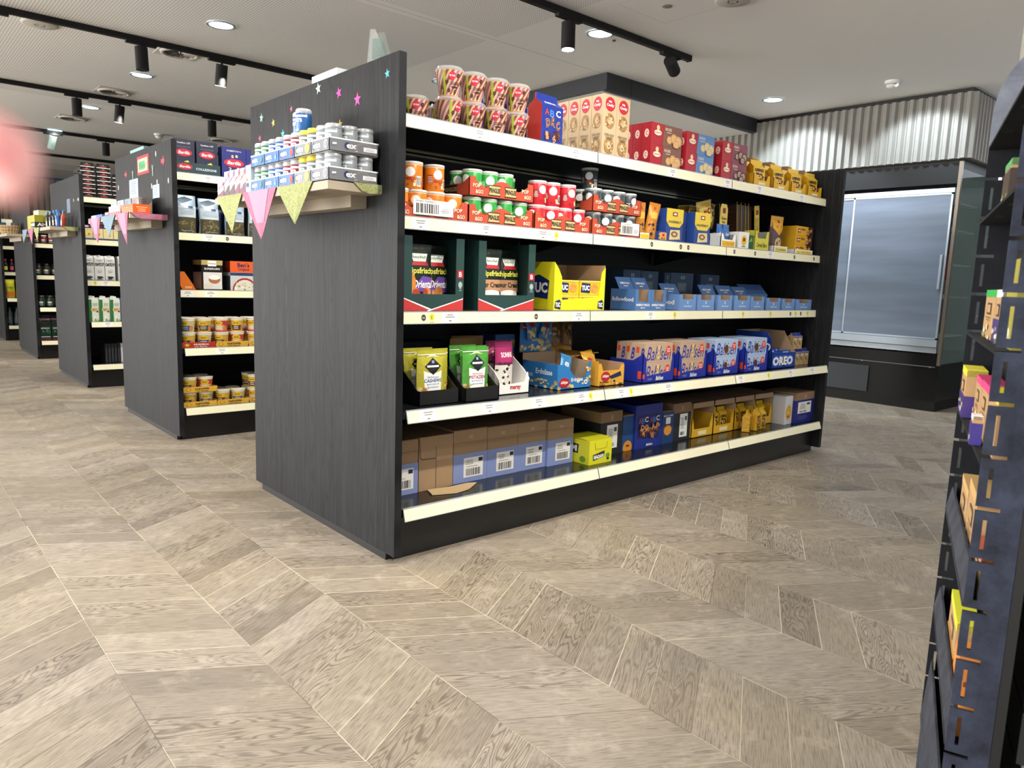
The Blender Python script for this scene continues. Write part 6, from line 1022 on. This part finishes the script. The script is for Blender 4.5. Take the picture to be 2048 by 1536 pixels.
for i, c in enumerate(('#dfe6e8', '#2f8a8c', '#d98a9c')): m = MB(); m.box(-.018, -.02, 0, .018, .02, .05, M(c, .4)); m.box(-.019, -.01, .02, -.018, .01, .04, NV); m.build('gift_box', None, (-.098 + (i - 1) * .02, 3 * D + .54 + i * .045, LZ + .075), R(20 * i), 'small %s box sticking out of the wicker basket' % ('white', 'teal', 'pink')[i], 'small box')
mb = MB(); mb.box(0, 0, 0, .08, .06, .13, M('#1c6a9c', .4)); mb.build('blue_box', None, (-.17, 3 * D + .83, LZ), 0, 'blue box at the very left edge on the fourth ledge', 'box')

# ================================================================== dark card display stand near the camera, right
RZ = R(20.7); DX, DY = -.372, -1.8006
def dloc(x, y): return (DX + x * cos(RZ) - y * sin(RZ), DY + x * sin(RZ) + y * cos(RZ))
ds = thing('card_display_stand', 'tall dark grey hardboard display stand with slotted side panels, close at the right', 'display stand', (DX, DY, 0), RZ)
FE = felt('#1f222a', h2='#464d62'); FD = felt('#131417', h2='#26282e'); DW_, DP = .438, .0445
def slotted(z0, z1, notches, slots, x, m, th=.004):
    a = MB(); cuts = sorted([(n - .0024, n + .0024, 'n') for n in notches] + [(s - .0175, s + .0175, 's') for s in slots]); z = z0
    for c0, c1, k in cuts + [(z1, z1, 'e')]:
        if c0 > z: a.box(x, -DP, z, x + th, 0, c0, m)
        if k == 'n': a.box(x, -DP, c0, x + th, -.024, c1, m)
        elif k == 's': a.box(x, -DP, c0, x + th, -.0130, c1, m); a.box(x, -.0088, c0, x + th, 0, c1, m); [a.prism([(-.0135, c), (-.0075, c), (-.0075 - .0015, c + s * .003), (-.0135 + .0015, c + s * .003)], x + .0005, x + th - .0005, m, 'x') for c, s in () ]
        z = max(z, c1)
    return a
nt = [.986 - .0597 * i for i in range(-4, 12)]; sl = [1.0115 - .0586 * i for i in range(-3, 12)]
sl = [s for s in [n + .0298 for n in nt]]
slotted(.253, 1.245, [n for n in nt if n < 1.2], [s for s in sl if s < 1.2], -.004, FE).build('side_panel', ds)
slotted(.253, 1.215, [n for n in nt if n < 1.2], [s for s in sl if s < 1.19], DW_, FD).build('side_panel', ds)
def arch(x, m): a = MB(); a.prism([(0, 1.2155), (0, 1.262)] + [(-.10 * (1 - cos(R(t))), 1.262 + .115 * sin(R(t))) for t in range(8, 91, 8)] + [(-.16, 1.377), (-.16, 1.2155)], x, x + .004, m, 'x'); return a
arch(DW_, felt('#60646f', h2='#8d929e')).build('arched_side_top', ds)  # paler copy of the hardboard, lit tone put into the colour
a = MB(); a.prism([(0, 1.2455), (0, 1.29), (-.03, 1.34), (-.10, 1.377), (-.16, 1.377), (-.16, 1.2455)], -.004, 0, FE, 'x'); a.build('arched_side_top', ds)
for i, (z, lip, dp) in enumerate(((.2600, .10, DP), (.459, .035, DP), (.633, .035, DP), (.80, .004, DP), (.925, .004, DP), (1.099, .004, DP), (1.213, .004, .15))):
    s = MB(); s.box(.0005, -dp, z - .004, DW_ - .0005, .0005, z, FD)
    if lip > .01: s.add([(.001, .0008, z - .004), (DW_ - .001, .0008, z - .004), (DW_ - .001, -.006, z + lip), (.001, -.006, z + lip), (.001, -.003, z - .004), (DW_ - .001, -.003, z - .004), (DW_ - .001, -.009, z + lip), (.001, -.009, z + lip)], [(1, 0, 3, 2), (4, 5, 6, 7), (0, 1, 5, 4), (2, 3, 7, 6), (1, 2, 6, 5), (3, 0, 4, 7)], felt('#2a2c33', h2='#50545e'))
    for q in (.12, .28): s.box(q, -.016, z - .0045, q + .02, -.008, z + .0002, DARKM)
    s.build('shelf', ds)
a = MB(); a.box(-.004, -.055, .0, DW_ + .004, -DP - .0005, 1.21, DARKM); a.build('back_board', ds)
a = MB(); a.prism([(-.004, 0), (DW_ - .01, 0), (DW_ + .002, .252), (-.004, .252)], -DP, -.002, FE); a.build('base_box', ds)
sw = MB(); SW = M('#23272b', .4)
for i in range(16): sw.box(0, -.012, .02 + i * .07, 1.4, 0, .02 + i * .07 + .064, SW); sw.box(0, -.02, .02 + i * .07 + .064, 1.4, -.006, .02 + i * .07 + .07, M('#6c7278', .4))
sw.box(0, -.34, 0, 1.4, -.02, 1.15, DARKM); x_, y_ = dloc(.03, -.075); sw.build('slatted_counter', None, (x_, y_, 0), RZ, 'dark horizontally grooved counter front at the lower right edge', 'counter')
def kbox(x, z, w, h, top, lab, low=None, y=-.012, d=.026, tilt=0, cat='snack box', grp=None, low_h=.45):
    m = MB(); m.box(0, -d, 0, w, 0, h, M('#a8865c', .7)); m.box(.0, -d - .0003, h * .86, w, .0004, h + .0006, M(top, .4)); F = Face(m, lambda a, b, l: (w - a * w, l, b * h)); L = Face(m, lambda a, b, l: (-l, -d + a * 0 + (1 - a) * d * 1.0 - 0, b * h)); F.rect(.3, .5, .4, .24, M('#4a3a2c')); F.rect(.35, .54, .3, .16, M('#a8865c', .7)); F.lines(.2, .36, .6, .1, 2, M('#6c543a')); F.blobs(.05, .03, .8, .28, 8, [M('#e6dcc4'), M('#c9b48a'), M('#7a8a4a')], .08, .7)
    if low: m.box(-.001, -d - .001, 0, w + .001, .0012, h * low_h, M(low, .4))
    a, b = dloc(x, y); o = m.build('snack_carton', None, (a, b, z), RZ, lab, cat, grp); o.rotation_euler = (R(tilt), 0, RZ); return o
kbox(.19, .9255, .135, .066, '#35a84a', 'kraft snack carton with bright green top on the dark stand'); kbox(.112, .9255, .07, .066, '#c9d0d0', 'kraft snack carton with silver top and purple sleeve on the dark stand', '#3c2c6c')
kbox(.01, .9255, .095, .10, '#8f8a2c', 'tall olive-yellow carton behind the near side panel', '#9a9438', -.016, low_h=1); kbox(.20, 1.0995, .075, .06, '#4a9a5c', 'dark kraft carton with green edge on the upper shelf of the stand', '#3a2a24', low_h=.8)
kbox(.33, .8005, .09, .072, '#e6dc3a', 'kraft carton with lemon top in a purple tray, foremost on the stand', '#33206a', .0); kbox(.225, .8005, .09, .068, '#e0427c', 'kraft carton with pink top, left one of the two pink ones'); kbox(.13, .8005, .088, .070, '#e0427c', 'kraft carton with pink top, right one of the two pink ones'); kbox(.02, .8005, .10, .072, '#e6dc3a', 'lemon-topped carton half behind the near panel')
kbox(.10, .8005, .025, .036, '#e9e9ec', 'small white and purple tray in front of the pink cartons', '#302478', .004, .010, low_h=.75)
kbox(.23, .6335, .115, .078, '#c9a46a', 'plain kraft carton with open top, left one on the lower shelf of the stand', None, -.012); kbox(.105, .6335, .115, .10, '#c9a46a', 'plain kraft carton, right one on the lower shelf of the stand', None, -.012); kbox(.01, .6335, .085, .055, '#b8503c', 'kraft carton with red dots seen through the slot of the near panel', None, -.014)
kbox(.16, .4595, .13, .085, '#dfe03a', 'yellow-topped carton with orange side on the lowest stocked shelf', '#c98a3c', -.012, low_h=.4); kbox(.02, .4595, .12, .07, '#e08a3a', 'orange carton seen through the slots of the near panel', '#e08a3a', -.012, low_h=.9)
kbox(.06, 1.2135, .07, .05, '#c9b83a', 'yellow and white pack on the top shelf of the dark stand', '#e6e6e2', -.014, .02); kbox(.15, 1.2135, .06, .028, '#e2e2de', 'low white pack on the top shelf of the dark stand', '#e2e2de', -.014, .02)
w = MB(); w.box(1.60, -1.86, 0, 2.15, -1.24, H, FLUTE); flutes(w, 1.60, 2.15, 0, H, -1.24, 'x', .07, .02, 1, FLUTE); flutes(w, -1.86, -1.24, 0, H, 1.60, 'y', .07, .02, m=FLUTE); struct(w, 'wall_pillar')

# ================================================================== photographer's fingertip at the left edge, very close to the lens
def finger():
    Rm = cam.rotation_euler.to_matrix(); C0 = Vector(cam.location)
    def pt(u, v, d): return C0 + Rm @ Vector(((u - 1024) / 1468.95 * d, (768 - v) / 1468.95 * d, -d))
    path = [(36, 382, .044, .0008), (12, 350, .045, .0019), (-50, 318, .048, .0038), (-150, 300, .053, .0054), (-300, 260, .060, .0068), (-460, 200, .070, .0080), (-640, 120, .082, .0086)]
    n = 20; P = [pt(u, v, d) for u, v, d, r in path]; rs = [p[3] for p in path]; m = NB('skin', .45); x, y, z = m.xyz()
    m.col(m.mix(m.ramp(m.noise(m.vec(x, y, z), 300, 3), .3, .7), lin('#ffc4ba'), lin('#f29a9c'))); m.b.inputs['Subsurface Weight'].default_value = .3; m.b.inputs['Subsurface Radius'].default_value = (.01, .004, .003); m.b.inputs['Subsurface Scale'].default_value = .3
    m.bump(m.noise(m.vec(x, y, z), 900, 2), .2, .0002)
    ax = (P[0] - P[1]).normalized(); side = ax.cross(Vector((0, 0, 1))).normalized(); up = side.cross(ax).normalized(); mb = MB(); rings = []
    for t in (88, 70, 50, 30, 12): rings.append((P[0] + ax * rs[0] * sin(R(t)), rs[0] * cos(R(t))))
    rings += list(zip(P, rs)); vs = [tuple(c + side * r * cos(2 * pi * i / n) + up * r * .88 * sin(2 * pi * i / n)) for c, r in rings for i in range(n)]
    mb.add(vs, [(j * n + i, j * n + (i + 1) % n, (j + 1) * n + (i + 1) % n, (j + 1) * n + i) for j in range(len(rings) - 1) for i in range(n)] + [tuple(range(n)), tuple(range((len(rings) - 1) * n, len(rings) * n))[::-1]], m.m, True)
    o = mb.build('fingertip', None, (0, 0, 0), 0, 'blurred pink fingertip poking in at the left edge', 'finger')
    nl = MB(); q = MB()
    def N(a, b): c = P[0].lerp(P[1], b * 1.6 - .3) if b > .2 else P[0] + ax * rs[0] * (.5 - b * 2); r = .0009 + .0006 * b; t = R(90 + (a - .5) * 90); return tuple(c + side * r * 1.06 * cos(t) + up * r * .95 * sin(t))
    nl.grid(N, 8, 8, M('#e6b0a8', .25), True); nl.build('fingernail', o)
finger()
